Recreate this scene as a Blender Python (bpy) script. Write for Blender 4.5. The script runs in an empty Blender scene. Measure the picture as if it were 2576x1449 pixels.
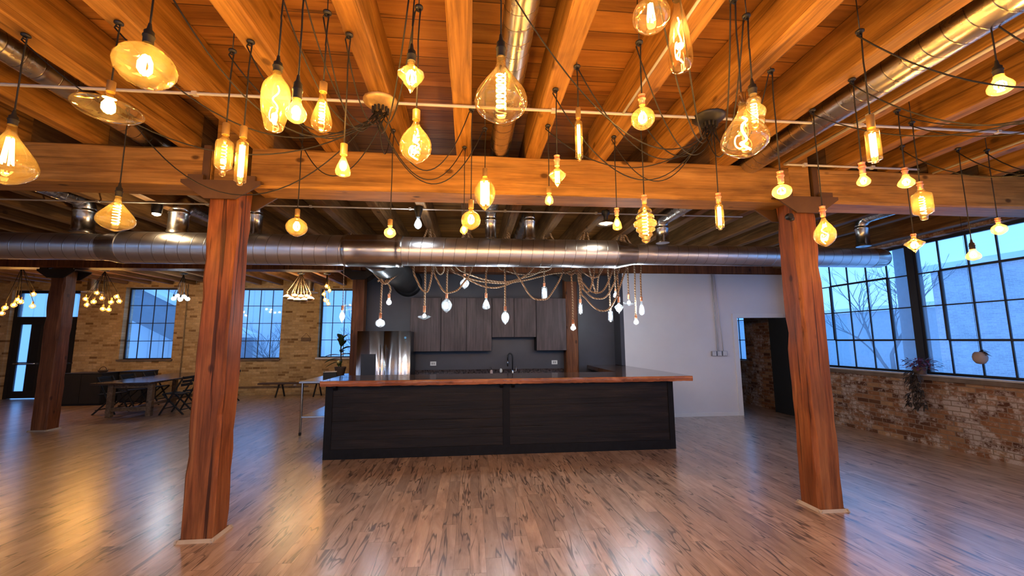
import bpy, math, random
from mathutils import Vector, Matrix
C = bpy.context.scene.collection
S = bpy.context.scene
R = math.radians
rnd = random.Random(7)

# ---------------------------------------------------------------- camera, world, exposure
cam_d = bpy.data.cameras.new('camera'); cam = bpy.data.objects.new('camera', cam_d); C.objects.link(cam)
S.camera = cam
cam_d.sensor_width = 36.0; cam_d.lens = 36.0 * 1048.8 / 2576; cam_d.clip_start = 0.05; cam_d.clip_end = 300
yaw, pit, rol = R(5.564), R(7.143), R(0.342)
fw = Vector((math.sin(yaw) * math.cos(pit), math.cos(yaw) * math.cos(pit), math.sin(pit)))
rt = Vector((math.cos(yaw), -math.sin(yaw), 0)); dn = fw.cross(rt)
rt2 = rt * math.cos(rol) + dn * math.sin(rol); dn2 = dn * math.cos(rol) - rt * math.sin(rol)
cam.matrix_world = Matrix(((rt2.x, -dn2.x, -fw.x, 0), (rt2.y, -dn2.y, -fw.y, 0), (rt2.z, -dn2.z, -fw.z, 1.62), (0, 0, 0, 1)))

S.view_settings.view_transform = 'Standard'; S.view_settings.look = 'None'
S.view_settings.exposure = 0.9; S.view_settings.gamma = 1.0; S.view_settings.use_curve_mapping = False
cy = S.cycles
cy.max_bounces = 7; cy.diffuse_bounces = 4; cy.glossy_bounces = 3; cy.transmission_bounces = 3; cy.transparent_max_bounces = 24
cy.sample_clamp_indirect = 4.0; cy.caustics_reflective = False; cy.caustics_refractive = False
cy.use_denoising = True; cy.use_adaptive_sampling = True; cy.adaptive_threshold = 0.025

WORLD_STRENGTH = 1.9
WARM = 7.6      # watts of an amber pendant lamp
COOL = 6.0      # watts of a clear rope lamp
w = bpy.data.worlds.new('dusk_sky'); S.world = w; w.use_nodes = True
wn = w.node_tree.nodes; wl = w.node_tree.links; wn.clear()
wo = wn.new('ShaderNodeOutputWorld'); wb = wn.new('ShaderNodeBackground'); wc = wn.new('ShaderNodeTexCoord')
sx = wn.new('ShaderNodeSeparateXYZ'); cr = wn.new('ShaderNodeValToRGB')
cr.color_ramp.elements[0].position = 0.0; cr.color_ramp.elements[0].color = (0.175, 0.42, 0.84, 1)
cr.color_ramp.elements[1].position = 0.6; cr.color_ramp.elements[1].color = (0.125, 0.34, 0.76, 1)
wl.new(wc.outputs['Generated'], sx.inputs[0]); wl.new(sx.outputs['Z'], cr.inputs[0]); wl.new(cr.outputs[0], wb.inputs[0])
wb.inputs[1].default_value = WORLD_STRENGTH; wl.new(wb.outputs[0], wo.inputs[0])

def portal(loc, rot, sx_, sy_):
    l = bpy.data.lights.new('window_portal', 'AREA'); l.shape = 'RECTANGLE'; l.size = sx_; l.size_y = sy_
    l.cycles.is_portal = True
    o = bpy.data.objects.new('window_portal', l); C.objects.link(o); o.location = loc; o.rotation_euler = rot
portal((7.12, 1.2, 2.11), (0, R(90), 0), 2.1, 13.6)      # right wall windows
for px in (-9.76, -6.65, -4.05): portal((px, 13.93, 2.2), (R(-90), 0, 0), 1.46, 2.2)
portal((-12.6, 13.93, 1.6), (R(-90), 0, 0), 1.9, 3.2)

FRONT_WINDOWS = [(-13.6, -10.9), (-10.2, -7.5), (-6.6, -3.9), (-3.2, -.5), (.2, 2.9), (3.6, 6.3)]
for a_, b_ in FRONT_WINDOWS: portal(((a_ + b_) / 2, -5.8, 2.1), (R(90), 0, 0), b_ - a_, 2.1)

# ---------------------------------------------------------------- node materials
class G:
    def __init__(s, name):
        s.m = bpy.data.materials.new(name); s.m.use_nodes = True
        s.t = s.m.node_tree; s.t.nodes.clear(); s.o = s.t.nodes.new('ShaderNodeOutputMaterial')
    def n(s, typ, ins=None, **kw):
        nd = s.t.nodes.new('ShaderNode' + typ)
        for k, v in kw.items(): setattr(nd, k, v)
        for k, v in (ins or {}).items():
            if isinstance(v, bpy.types.NodeSocket): s.t.links.new(v, nd.inputs[k])
            elif v is not None: nd.inputs[k].default_value = v
        return nd
    def math(s, op, a, b=0.0, c=None):
        d = {0: a, 1: b}
        if c is not None: d[2] = c
        return s.n('Math', d, operation=op).outputs[0]
    def ramp(s, fac, *stops, interp='LINEAR'):
        nd = s.n('ValToRGB', {0: fac}); e = nd.color_ramp.elements; nd.color_ramp.interpolation = interp
        while len(e) < len(stops): e.new(0.5)
        for i, (p, c) in enumerate(stops):
            e[i].position = p; e[i].color = (c, c, c, 1) if not isinstance(c, tuple) else (*c, 1)
        return nd.outputs[0]
    def mix(s, fac, a, b, bt='MIX'):
        nd = s.t.nodes.new('ShaderNodeMix'); nd.data_type = 'RGBA'; nd.blend_type = bt
        for k, v in ((0, fac), (6, a), (7, b)):
            if isinstance(v, bpy.types.NodeSocket): s.t.links.new(v, nd.inputs[k])
            else: nd.inputs[k].default_value = v if k == 0 else (*v, 1)
        return nd.outputs[2]
    def map(s, vec, sc=(1, 1, 1), loc=(0, 0, 0), rot=(0, 0, 0)):
        return s.n('Mapping', {0: vec, 'Scale': sc, 'Location': loc, 'Rotation': rot}).outputs[0]
    def coords(s):
        tc = s.n('TexCoord').outputs['Object']; oi = s.n('ObjectInfo').outputs['Random']
        k = s.math('MULTIPLY', oi, 37.0)
        cb = s.n('CombineXYZ', {0: k, 1: k, 2: k}).outputs[0]
        return s.n('VectorMath', {0: tc, 1: cb}, operation='ADD').outputs[0]
    def noise(s, vec, scale, detail=4, rough=.55, dist=0.0):
        return s.n('TexNoise', {'Vector': vec, 'Scale': scale, 'Detail': detail, 'Roughness': rough, 'Distortion': dist}).outputs[0]
    def bump(s, h, strength=.3, dist=.01):
        return s.n('Bump', {'Height': h, 'Strength': strength, 'Distance': dist}).outputs[0]
    def out(s, col, rough=.5, metal=0.0, normal=None, spec=None, coat=None, emis=None, es=0):
        p = s.n('BsdfPrincipled')
        def st(k, v):
            if v is None: return
            if isinstance(v, bpy.types.NodeSocket): s.t.links.new(v, p.inputs[k])
            else: p.inputs[k].default_value = (*v, 1) if isinstance(v, tuple) else v
        st('Base Color', col); st('Roughness', rough); st('Metallic', metal); st('Normal', normal); st('Specular IOR Level', spec)
        if coat:
            st('Coat Weight', coat[0]); st('Coat Roughness', coat[1])
            if len(coat) > 2: st('Coat IOR', coat[2])
        if emis: st('Emission Color', emis); st('Emission Strength', es)
        s.t.links.new(p.outputs[0], s.o.inputs[0]); return s.m

def plain(name, col, rough=.5, metal=0.0, var=.12, scale=9.0, bump=0.0, spec=None, coat=None):
    g = G(name); v = g.coords(); n = g.noise(v, scale)
    lo = tuple(c * (1 - var) for c in col); hi = tuple(min(1, c * (1 + var)) for c in col)
    return g.out(g.ramp(n, (.3, lo), (.7, hi)), rough, metal, g.bump(n, bump) if bump else None, spec, coat)

def wood(name, axis, dark, mid, light, rough=.6, knots=.7, cracks=.5, coat=None, fine=1.0):
    g = G(name); v = g.coords()
    def sc(along, across): return tuple(along if a == axis else across for a in 'xyz')
    n1 = g.noise(g.map(v, sc(.5, 5)), 1.6, 5, .6, .9)
    base = g.ramp(n1, (.28, dark), (.5, mid), (.72, light))
    n2 = g.noise(g.map(v, sc(.9, 24)), 1.5 * fine, 5, .7, .4)
    base = g.mix(.75, base, g.ramp(n2, (.30, .40), (.62, 1.08)), 'MULTIPLY')
    nb = g.noise(g.map(v, sc(.8, 2.2)), 1.3, 3, .6, .6)
    base = g.mix(.6, base, g.ramp(nb, (.33, .45), (.52, 1.0)), 'MULTIPLY')
    n3 = g.noise(g.map(v, sc(.30, 15)), 1.5, 3, .5, .6)
    cr_ = g.ramp(n3, (.62, 0.0), (.66, 1.0))
    base = g.mix(g.math('MULTIPLY', cr_, cracks), base, tuple(c * .22 for c in dark))
    vo = g.n('TexVoronoi', {'Vector': g.map(v, sc(2.6, 4.2)), 'Scale': 1.0, 'Randomness': 1.0}).outputs['Distance']
    kn = g.ramp(vo, (.07, 1.0), (.13, 0.0))
    base = g.mix(g.math('MULTIPLY', kn, knots), base, tuple(c * .25 for c in dark))
    h = g.math('SUBTRACT', n2, g.math('MULTIPLY', cr_, .8))
    return g.out(base, rough, 0.0, g.bump(h, .45, .008), .25, coat)

joistw = wood('joist_timber', 'y', (.23, .10, .020), (.42, .20, .045), (.58, .31, .085), .55)
girdw = wood('girder_timber', 'x', (.31, .14, .028), (.48, .24, .055), (.60, .32, .085), .5, .9, .25)
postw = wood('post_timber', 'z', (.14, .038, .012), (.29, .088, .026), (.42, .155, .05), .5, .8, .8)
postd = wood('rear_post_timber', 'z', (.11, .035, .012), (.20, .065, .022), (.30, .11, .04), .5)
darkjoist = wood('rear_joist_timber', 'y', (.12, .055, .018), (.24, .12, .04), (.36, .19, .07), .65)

def deck_mat():
    g = G('plank_decking'); tc = g.n('TexCoord').outputs['Object']; s_ = g.n('SeparateXYZ', {0: tc})
    r = g.math('DIVIDE', s_.outputs[1], .185); row = g.math('FLOOR', r); fr = g.math('SUBTRACT', r, row)
    wn_ = g.n('TexWhiteNoise', {'W': row}, noise_dimensions='1D').outputs[0]
    off = g.n('CombineXYZ', {0: g.math('MULTIPLY', wn_, 30), 1: 0.0, 2: row}).outputs[0]
    v = g.n('VectorMath', {0: tc, 1: off}, operation='ADD').outputs[0]
    n1 = g.noise(g.map(v, (.5, 6, 1)), 1.5, 5, .6, .8)
    c = g.ramp(n1, (.25, (.17, .065, .016)), (.5, (.35, .15, .034)), (.75, (.50, .24, .06)))
    c = g.mix(1.0, c, g.ramp(wn_, (0, .6), (1, 1.15)), 'MULTIPLY')
    n3 = g.noise(g.map(v, (.6, 22, 1)), 1.5, 3, .6, .6)
    st_ = g.ramp(n3, (.62, 0.0), (.72, .85)); c = g.mix(st_, c, (.05, .018, .006))
    gap = g.ramp(fr, (.0, 1.0), (.03, 0.0), (.97, 0.0), (1.0, 1.0)); c = g.mix(gap, c, (.05, .02, .007))
    return g.out(c, .6, 0.0, g.bump(g.math('SUBTRACT', n3, gap), .5, .01), .3)
deckm = deck_mat()

def floor_mat():
    g = G('plank_floor'); tc = g.n('TexCoord').outputs['Object']; s_ = g.n('SeparateXYZ', {0: tc})
    W, L = .118, 1.15
    r = g.math('DIVIDE', s_.outputs[0], W); row = g.math('FLOOR', r); fr = g.math('SUBTRACT', r, row)
    rn = g.n('TexWhiteNoise', {'W': row}, noise_dimensions='1D').outputs[0]
    q = g.math('ADD', g.math('DIVIDE', s_.outputs[1], L), g.math('MULTIPLY', rn, 7.3)); col = g.math('FLOOR', q); fq = g.math('SUBTRACT', q, col)
    idv = g.n('CombineXYZ', {0: row, 1: col, 2: 0.0}).outputs[0]
    wn_ = g.n('TexWhiteNoise', {'Vector': idv}, noise_dimensions='3D').outputs[0]
    off = g.n('VectorMath', {0: idv, 1: (3.7, 5.1, 1)}, operation='MULTIPLY').outputs[0]
    v = g.n('VectorMath', {0: tc, 1: off}, operation='ADD').outputs[0]
    n1 = g.noise(g.map(v, (5.5, 1.1, 1)), 1.6, 4, .6, 1.0)
    c = g.ramp(n1, (.25, (.30, .18, .12)), (.5, (.50, .33, .23)), (.75, (.64, .46, .34)))
    c = g.mix(.8, c, g.ramp(wn_, (0, (.72, .70, .68)), (.5, (.95, .95, .95)), (1, (1.2, 1.16, 1.1))), 'MULTIPLY')
    nf = g.noise(g.map(v, (60, 4, 1)), 1.5, 3, .6)
    c = g.mix(.35, c, g.ramp(nf, (.3, .55), (.7, 1.1)), 'MULTIPLY')
    nv = g.noise(g.map(v, (8.5, .85, 1)), 1.3, 2, .5, .75)
    band = g.math('ABSOLUTE', g.math('SUBTRACT', nv, .56)); vein = g.ramp(band, (.0, 1.0), (.014, .8), (.034, 0.0))
    gate = g.ramp(g.noise(g.map(v, (2.3, 1.1, 1)), 1.7, 2), (.43, 0.0), (.52, 1.0))
    c = g.mix(g.math('MULTIPLY', g.math('MULTIPLY', vein, gate), .85), c, (.045, .018, .009))
    vo = g.n('TexVoronoi', {'Vector': g.map(v, (9, 3.2, 1)), 'Scale': 1.0}).outputs['Distance']
    kn = g.ramp(vo, (.05, 1.0), (.13, 0.0)); c = g.mix(g.math('MULTIPLY', kn, .6), c, (.075, .028, .012))
    gx = g.ramp(fr, (0, 1.0), (.025, 0.0), (.975, 0.0), (1, 1.0)); gy = g.ramp(fq, (0, 1.0), (.003, 0.0), (.997, 0.0), (1, 1.0))
    gap = g.math('MAXIMUM', gx, gy); c = g.mix(g.math('MULTIPLY', gap, .55), c, (.07, .03, .018))
    bmp = g.math('SUBTRACT', g.math('MULTIPLY', nf, .6), gap)
    rg = g.ramp(nf, (.3, .34), (.7, .46))
    return g.out(c, rg, 0.0, g.bump(bmp, .12, .003), .5, (1.0, .25, 1.72))
floorm = floor_mat()

def brick_mat(name, plane, ramp_cols, mortar, patches=0.0, patch_col=(.6, .55, .5), row=.072, bw=.215):
    g = G(name); tc = g.n('TexCoord').outputs['Object']; s_ = g.n('SeparateXYZ', {0: tc})
    u = s_.outputs[0] if plane == 'x' else s_.outputs[1]
    v = g.n('CombineXYZ', {0: u, 1: s_.outputs[2], 2: 0.0}).outputs[0]
    v = g.n('VectorMath', {0: v, 1: g.n('VectorMath', {0: g.n('TexNoise', {'Vector': v, 'Scale': 3.0}).outputs[1], 1: (.018, .018, 0)}, operation='MULTIPLY').outputs[0]}, operation='ADD').outputs[0]
    b = g.n('TexBrick', {'Vector': v, 'Color1': (0, 0, 0, 1), 'Color2': (1, 1, 1, 1), 'Mortar': (.5, .5, .5, 1), 'Scale': 1.0, 'Mortar Size': .007,
                         'Mortar Smooth': .3, 'Bias': 0.0, 'Brick Width': bw, 'Row Height': row})
    c = g.ramp(b.outputs[0], *ramp_cols)
    n = g.noise(v, 14, 5, .65); n2 = g.noise(v, 1.3, 3, .6)
    c = g.mix(.7, c, g.ramp(n, (.25, .6), (.7, 1.15)), 'MULTIPLY')
    c = g.mix(.6, c, g.ramp(n2, (.3, .65), (.65, 1.1)), 'MULTIPLY')
    if patches:
        pm = g.ramp(g.math('ADD', g.noise(v, 2.3, 6, .75), g.math('MULTIPLY', n, .35)), (.66, 0.0), (.76, 1.0))
        c = g.mix(g.math('MULTIPLY', pm, patches), c, patch_col)
    c = g.mix(b.outputs[1], c, mortar)
    h = g.math('SUBTRACT', g.math('MULTIPLY', n, .5), b.outputs[1])
    return g.out(c, .85, 0.0, g.bump(h, .7, .012), .25)
brickback = brick_mat('tan_brick', 'x', ((0, (.22, .12, .045)), (.12, (.46, .31, .14)), (.6, (.58, .41, .20)), (1, (.66, .48, .26))), (.48, .35, .19))
brickside = brick_mat('red_brown_brick', 'y', ((0, (.10, .040, .022)), (.4, (.25, .11, .05)), (.75, (.36, .18, .09)), (1, (.44, .27, .15))), (.26, .19, .14), .9, (.50, .42, .38))
concrete = plain('sill_concrete', (.16, .12, .09), .8, 0, .3, 6, .3)
whitewall = plain('white_wall_paint', (.74, .73, .76), .6, 0, .02, 3)
darkwall = plain('charcoal_wall_paint', (.042, .043, .056), .4, 0, .06, 5)
trimw = plain('white_trim_paint', (.80, .79, .80), .4, 0, .02)
blackp = plain('black_paint', (.012, .012, .014), .4, 0, .2)
blackmat = plain('matt_black', (.006, .006, .007), .7, 0, .2)
sashm = plain('black_steel_sash', (.010, .010, .014), .5, 0, .2)
ironm = plain('brown_painted_iron', (.12, .062, .026), .5, .2, .15, 7)
ironb = plain('dark_iron', (.035, .022, .014), .5, .3, .2, 7)
brassm = plain('brushed_brass', (.60, .40, .16), .42, .7, .1, 30)
copperm = plain('polished_copper', (.85, .38, .20), .35, .5, .1, 30)
chromem = plain('chrome_metal', (.7, .7, .7), .12, 1.0, .05)
steelm = plain('stainless_steel', (.55, .56, .58), .22, 1.0, .06, 14)
cabm = wood('cabinet_laminate', 'z', (.078, .056, .058), (.105, .078, .080), (.125, .094, .094), .45, 0, .1)
stainm = wood('black_stained_boards', 'x', (.006, .004, .004), (.013, .009, .008), (.028, .020, .018), .5, .3, .2)
stainf = plain('black_stained_frame', (.006, .006, .008), .6, 0, .3, 12, .1, .2)
topm = wood('dark_varnished_wood', 'x', (.055, .022, .012), (.10, .042, .020), (.15, .065, .03), .07, .2, .1, (.6, .04))
edgem = wood('live_edge_wood', 'x', (.25, .075, .03), (.42, .14, .06), (.58, .24, .11), .25, .3, .3, (.3, .1))
farmw = wood('farm_table_wood', 'y', (.12, .075, .04), (.21, .135, .075), (.30, .20, .12), .3)
farmtop = plain('glossy_dark_tabletop', (.055, .035, .028), .16, 0, .2, 9)
platem = plain('white_plastic_plate', (.72, .72, .72), .4, 0, .02)
galvm = plain('galvanised_box', (.42, .42, .44), .4, .8, .1)
conduitm = plain('white_painted_conduit', (.62, .60, .56), .4, .1, .08)
cordm = plain('black_cloth_cord', (.012, .009, .007), .7, 0, .2)
shoem = plain('pale_wood_shoe_moulding', (.46, .36, .26), .5, 0, .1)
leafm = plain('dark_green_leaf', (.018, .055, .015), .4, 0, .4)
purplem = plain('purple_leaf', (.14, .045, .10), .5, 0, .5, 20)
stemm = plain('brown_stem', (.07, .04, .02), .7, 0, .3)
darkleafm = plain('dark_dry_foliage', (.035, .024, .020), .7, 0, .5, 20)
potm = plain('terracotta_pot', (.12, .07, .045), .6, 0, .2)
ropem = None
def rope_mat():
    g = G('jute_rope'); tc = g.n('TexCoord').outputs['Object']
    wv = g.n('TexWave', {'Vector': tc, 'Scale': 14.0, 'Distortion': 0.5}, bands_direction='DIAGONAL').outputs[1]
    c = g.ramp(wv, (.2, (.27, .18, .11)), (.8, (.60, .45, .31)))
    return g.out(c, .85, 0, g.bump(wv, .6, .01), .2)
ropem = rope_mat()

def duct_mat(name, pitch, axis='x', col=(.76, .75, .76), rough=.33):
    g = G(name); tc = g.n('TexCoord').outputs['Object']; s_ = g.n('SeparateXYZ', {0: tc})
    a = s_.outputs[0] if axis == 'x' else s_.outputs[1]; b = s_.outputs[1] if axis == 'x' else s_.outputs[0]
    th = g.math('DIVIDE', g.math('ARCTAN2', s_.outputs[2], b), 2 * math.pi)
    f = g.math('FRACT', g.math('ADD', g.math('DIVIDE', a, pitch), th))
    seam = g.ramp(f, (0, 1.0), (.04, 0.0), (.96, 0.0), (1, 1.0))
    n = g.noise(g.coords(), 5, 4); n2 = g.noise(g.map(g.coords(), (2, 2, 2)), 1.3, 3)
    c = g.mix(seam, g.ramp(n2, (.3, tuple(x * .85 for x in col)), (.7, col)), tuple(x * .35 for x in col))
    return g.out(c, g.ramp(n, (.3, rough - .03), (.7, rough + .05)), 1.0, g.bump(seam, .3, .006))
ductx = duct_mat('galvanised_spiral_duct', .155, 'x'); ducty = duct_mat('galvanised_branch_duct', .12, 'y', (.64, .60, .55), .26)
ductp = plain('galvanised_sheet', (.55, .53, .51), .25, 1.0, .15, 6, .1)

def glass_mat(name, tint, gloss=.12, glow=None, share=.12):
    g = G(name)
    tr = g.n('BsdfTransparent', {0: (*tint, 1)}); gl = g.n('BsdfGlossy', {0: (1, .95, .88, 1), 'Roughness': .04})
    lw = g.n('LayerWeight', {'Blend': gloss}).outputs['Facing']
    fac = g.math('ADD', g.math('MULTIPLY', g.math('POWER', lw, 1.5), .9), .04)
    base = tr.outputs[0]
    if glow:
        tl = g.n('BsdfTranslucent', {0: (*glow, 1)}); base = g.n('MixShader', {0: share, 1: tr.outputs[0], 2: tl.outputs[0]}).outputs[0]
    mx = g.n('MixShader', {0: fac, 1: base, 2: gl.outputs[0]})
    g.t.links.new(mx.outputs[0], g.o.inputs[0]); return g.m
frostglass = glass_mat('crinkled_amber_glass', (1.0, .86, .5), .35, (1, .74, .26), .075)
amberglass = glass_mat('amber_bulb_glass', (1.0, .84, .52), .35, (1, .72, .25), .04)
smokeglass = glass_mat('smoky_bulb_glass', (.97, .84, .62), .35, (1, .75, .35), .022)
clearglass = glass_mat('clear_bulb_glass', (.97, .98, 1.0), .4, (.9, .95, 1), .05)
paneglass = glass_mat('window_glass', (.96, .98, 1.0), .15, (.55, .78, 1.0), .12)

def emit(name, col, st):
    g = G(name); e = g.n('Emission', {0: (*col, 1), 1: st}); g.t.links.new(e.outputs[0], g.o.inputs[0])
    try: g.m.cycles.emission_sampling = 'NONE'
    except Exception: pass
    return g.m
filwarm = emit('glowing_amber_filament', (1.0, .62, .20), 22)
fluwarm = emit('glowing_amber_glow_core', (1.0, .70, .26), 9)
filcool = emit('glowing_white_filament', (.85, .95, 1.0), 14)

# ---------------------------------------------------------------- mesh helpers
class MB:
    def __init__(s): s.v = []; s.f = []; s.sm = []; s.mi = []
    def add(s, vs, fs, smooth=False, mi=0):
        b = len(s.v); s.v += [tuple(v) for v in vs]; s.f += [tuple(i + b for i in f) for f in fs]; s.sm += [smooth] * len(fs); s.mi += [mi] * len(fs); return s
    def box(s, a, b, mi=0, bev=0.0):
        (x0, y0, z0), (x1, y1, z1) = a, b
        x0, x1 = min(x0, x1), max(x0, x1); y0, y1 = min(y0, y1), max(y0, y1); z0, z1 = min(z0, z1), max(z0, z1)
        if not bev:
            return s.add([(x0, y0, z0), (x1, y0, z0), (x1, y1, z0), (x0, y1, z0), (x0, y0, z1), (x1, y0, z1), (x1, y1, z1), (x0, y1, z1)],
                         [(0, 3, 2, 1), (4, 5, 6, 7), (0, 1, 5, 4), (1, 2, 6, 5), (2, 3, 7, 6), (3, 0, 4, 7)], False, mi)
        e = min(bev, (x1 - x0) * .45, (y1 - y0) * .45, (z1 - z0) * .45)
        import bmesh
        bm = bmesh.new(); bmesh.ops.create_cube(bm, size=1.0)
        for v in bm.verts: v.co = ((x0 + x1) / 2 + v.co.x * (x1 - x0), (y0 + y1) / 2 + v.co.y * (y1 - y0), (z0 + z1) / 2 + v.co.z * (z1 - z0))
        bmesh.ops.bevel(bm, geom=bm.edges[:], offset=e, segments=2, affect='EDGES', profile=.5)
        bm.verts.index_update(); s.add([v.co[:] for v in bm.verts], [[v.index for v in f.verts] for f in bm.faces], False, mi); bm.free(); return s
    def tube(s, pts, r, n=8, cap=True, mi=0, closed=False, smooth=True):
        P = [Vector(p) for p in pts]; m = len(P); rs = r if isinstance(r, (list, tuple)) else [r] * m
        vs = []; up = None
        for i in range(m):
            if closed: t = P[(i + 1) % m] - P[i - 1]
            else: t = P[min(i + 1, m - 1)] - P[max(i - 1, 0)]
            t = t.normalized() if t.length > 1e-9 else Vector((0, 0, 1))
            if up is None: up = Vector((0, 0, 1)) if abs(t.z) < .9 else Vector((1, 0, 0))
            a = t.cross(up)
            if a.length < 1e-6: a = t.cross(Vector((0, 1, .01)))
            a.normalize(); b = a.cross(t).normalized(); up = b
            for k in range(n):
                an = 2 * math.pi * k / n; vs.append(P[i] + (a * math.cos(an) + b * math.sin(an)) * rs[i])
        fs = []
        for i in range(m if closed else m - 1):
            j = (i + 1) % m
            for k in range(n): fs.append((i * n + k, i * n + (k + 1) % n, j * n + (k + 1) % n, j * n + k))
        s.add(vs, fs, smooth, mi)
        if cap and not closed:
            b = len(s.v) - len(vs); s.f += [tuple(b + k for k in range(n))[::-1], tuple(b + (m - 1) * n + k for k in range(n))]; s.sm += [False] * 2; s.mi += [mi] * 2
        return s
    def lathe(s, prof, n=24, c=(0, 0, 0), smooth=True, mi=0, rfun=None, axis='z'):
        vs = []; fs = []; m = len(prof)
        for i, (r, z) in enumerate(prof):
            for k in range(n):
                an = 2 * math.pi * (k + (.5 if (not smooth and i % 2) else 0)) / n; rr = max(r, 1e-4) * (rfun(an, i) if rfun else 1)
                p = (rr * math.cos(an), rr * math.sin(an), z)
                if axis == 'y': p = (p[0], p[2], p[1])
                if axis == 'x': p = (p[2], p[0], p[1])
                vs.append((c[0] + p[0], c[1] + p[1], c[2] + p[2]))
        for i in range(m - 1):
            for k in range(n): fs.append((i * n + k, i * n + (k + 1) % n, (i + 1) * n + (k + 1) % n, (i + 1) * n + k))
        s.add(vs, fs, smooth, mi)
        for q in (0, m - 1):
            if prof[q][0] > .0012: s.add(vs[q * n:(q + 1) * n], [tuple(range(n))], False, mi)
        return s
    def prism(s, poly, a, b, axis='y', mi=0):
        n = len(poly)
        def P(u, v, w_): return {'y': (u, w_, v), 'x': (w_, u, v), 'z': (u, v, w_)}[axis]
        vs = [P(u, v, a) for u, v in poly] + [P(u, v, b) for u, v in poly]
        return s.add(vs, [tuple(range(n)), tuple(range(2 * n - 1, n - 1, -1))] + [(i, i + n, (i + 1) % n + n, (i + 1) % n) for i in range(n)], False, mi)

def obj(name, mb, mat, parent=None, loc=None, label=None):
    me = bpy.data.meshes.new(name); me.from_pydata(mb.v, [], mb.f)
    mats = mat if isinstance(mat, (list, tuple)) else [mat]
    for m in mats: me.materials.append(m)
    me.polygons.foreach_set('use_smooth', mb.sm); me.polygons.foreach_set('material_index', mb.mi)
    me.validate(); 
    import bmesh
    bm = bmesh.new(); bm.from_mesh(me); bmesh.ops.recalc_face_normals(bm, faces=bm.faces[:]); bm.to_mesh(me); bm.free()
    me.update()
    o = bpy.data.objects.new(name, me); C.objects.link(o)
    if parent is not None: o.parent = parent
    if loc is not None: o.location = loc
    if label: o['label'] = label
    return o
def thing(name, label, cat, loc=(0, 0, 0), rz=0.0, group=None):
    o = bpy.data.objects.new(name, None); C.objects.link(o); o.location = loc; o.rotation_euler = (0, 0, rz); o.empty_display_size = .1
    o['label'] = label; o['category'] = cat; o['kind'] = 'thing'
    if group: o['group'] = group
    return o
def tag(o, label, cat, group=None, kind='thing'):
    o['label'] = label; o['category'] = cat; o['kind'] = kind
    if group: o['group'] = group
    return o
def struct(name, mb, mat, parent=None):
    o = obj(name, mb, mat, parent)
    if parent is None: o['kind'] = 'structure'
    return o
ORD = 'first second third fourth fifth sixth seventh eighth ninth tenth eleventh twelfth thirteenth fourteenth fifteenth sixteenth seventeenth eighteenth nineteenth twentieth twenty-first twenty-second twenty-third twenty-fourth'.split()

def timber(L, w_, h, axis, seed=0, ch=.012, jit=.004, step=.25):
    """rough sawn timber from 0..L along axis, cross section centred in w (and 0..h)"""
    r = random.Random(seed); mb = MB(); n = max(2, int(L / step)); vs = []; fs = []
    base = [(-w_ / 2 + ch, 0), (w_ / 2 - ch, 0), (w_ / 2, ch), (w_ / 2, h - ch), (w_ / 2 - ch, h), (-w_ / 2 + ch, h), (-w_ / 2, h - ch), (-w_ / 2, ch)]
    for i in range(n + 1):
        t = L * i / n; ck = [r.random() ** 4 * 1.6 for _ in range(4)]
        for k, (u, v) in enumerate(base):
            cc = ck[((k + 1) // 2) % 4]
            su = -1 if u > 0 else 1; sv = 1 if v < h / 2 else -1
            if k in (0, 1, 4, 5): u += su * ch * cc
            else: v += sv * ch * cc
            u += r.uniform(-jit, jit) * .5; v += (r.uniform(-jit, jit) * .5)
            vs.append({'x': (t, u, v), 'y': (u, t, v), 'z': (u, v - h / 2, t)}[axis])
    for i in range(n):
        for k in range(8): fs.append((i * 8 + k, i * 8 + (k + 1) % 8, (i + 1) * 8 + (k + 1) % 8, (i + 1) * 8 + k))
    fs.append(tuple(range(8))); fs.append(tuple(n * 8 + k for k in range(8))[::-1])
    return mb.add(vs, fs)

# ---------------------------------------------------------------- room shell
XL, XR, YB, YF = -15.2, 6.95, -5.6, 13.7
ZD = 3.75
struct('floor', MB().box((XL - .3, YB - .3, -.12), (XR + .3, YF + .3, 0)), floorm)
struct('ceiling', MB().box((XL, YB, ZD), (XR, YF, ZD + .1)), deckm)
# back brick wall with openings
def holed(name, mat, plane, a0, a1, z1, holes, p0, p1, parent=None):
    """wall in x-z (plane 'x') or y-z (plane 'y'); holes are (a,b,z0,z1) sorted"""
    mb = MB(); cur = a0
    def bx(a, b, za, zb):
        if b - a < 1e-4 or zb - za < 1e-4: return
        mb.box((a, p0, za), (b, p1, zb)) if plane == 'x' else mb.box((p0, a, za), (p1, b, zb))
    for (a, b, za, zb) in holes:
        bx(cur, a, 0, z1); bx(a, b, 0, za); bx(a, b, zb, z1); cur = b
    bx(cur, a1, 0, z1)
    return struct(name, mb, mat, parent)
WB = [(-10.49, -9.03, 1.12, 3.29), (-7.38, -5.92, 1.10, 3.29), (-4.79, -3.33, 1.12, 3.29)]
DOOR = (-13.6, -11.75, 0.0, 3.19)
holed('wall_back', brickback, 'x', XL, -2.3, ZD, [DOOR] + WB, YF, YF + .35)
WR = [(-5.2, -.55, 1.07, 3.14), (-.1, 2.95, 1.07, 3.14), (3.0, 8.2, 1.07, 3.14)]
holed('wall_right', brickside, 'y', YB, 13.7, ZD, [(-5.2, -.6, 1.07, 3.14), (-.2, 8.2, 1.07, 3.14), (10.1, 12.6, 1.07, 3.14)], XR, XR + .32)
struct('wall_left', MB().box((XL - .3, YB, 0), (XL, YF, ZD)), brickback)
holed('wall_front', brickback, 'x', XL, XR, ZD, [(a_, b_, 1.07, 3.14) for a_, b_ in FRONT_WINDOWS], YB - .3, YB)
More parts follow.
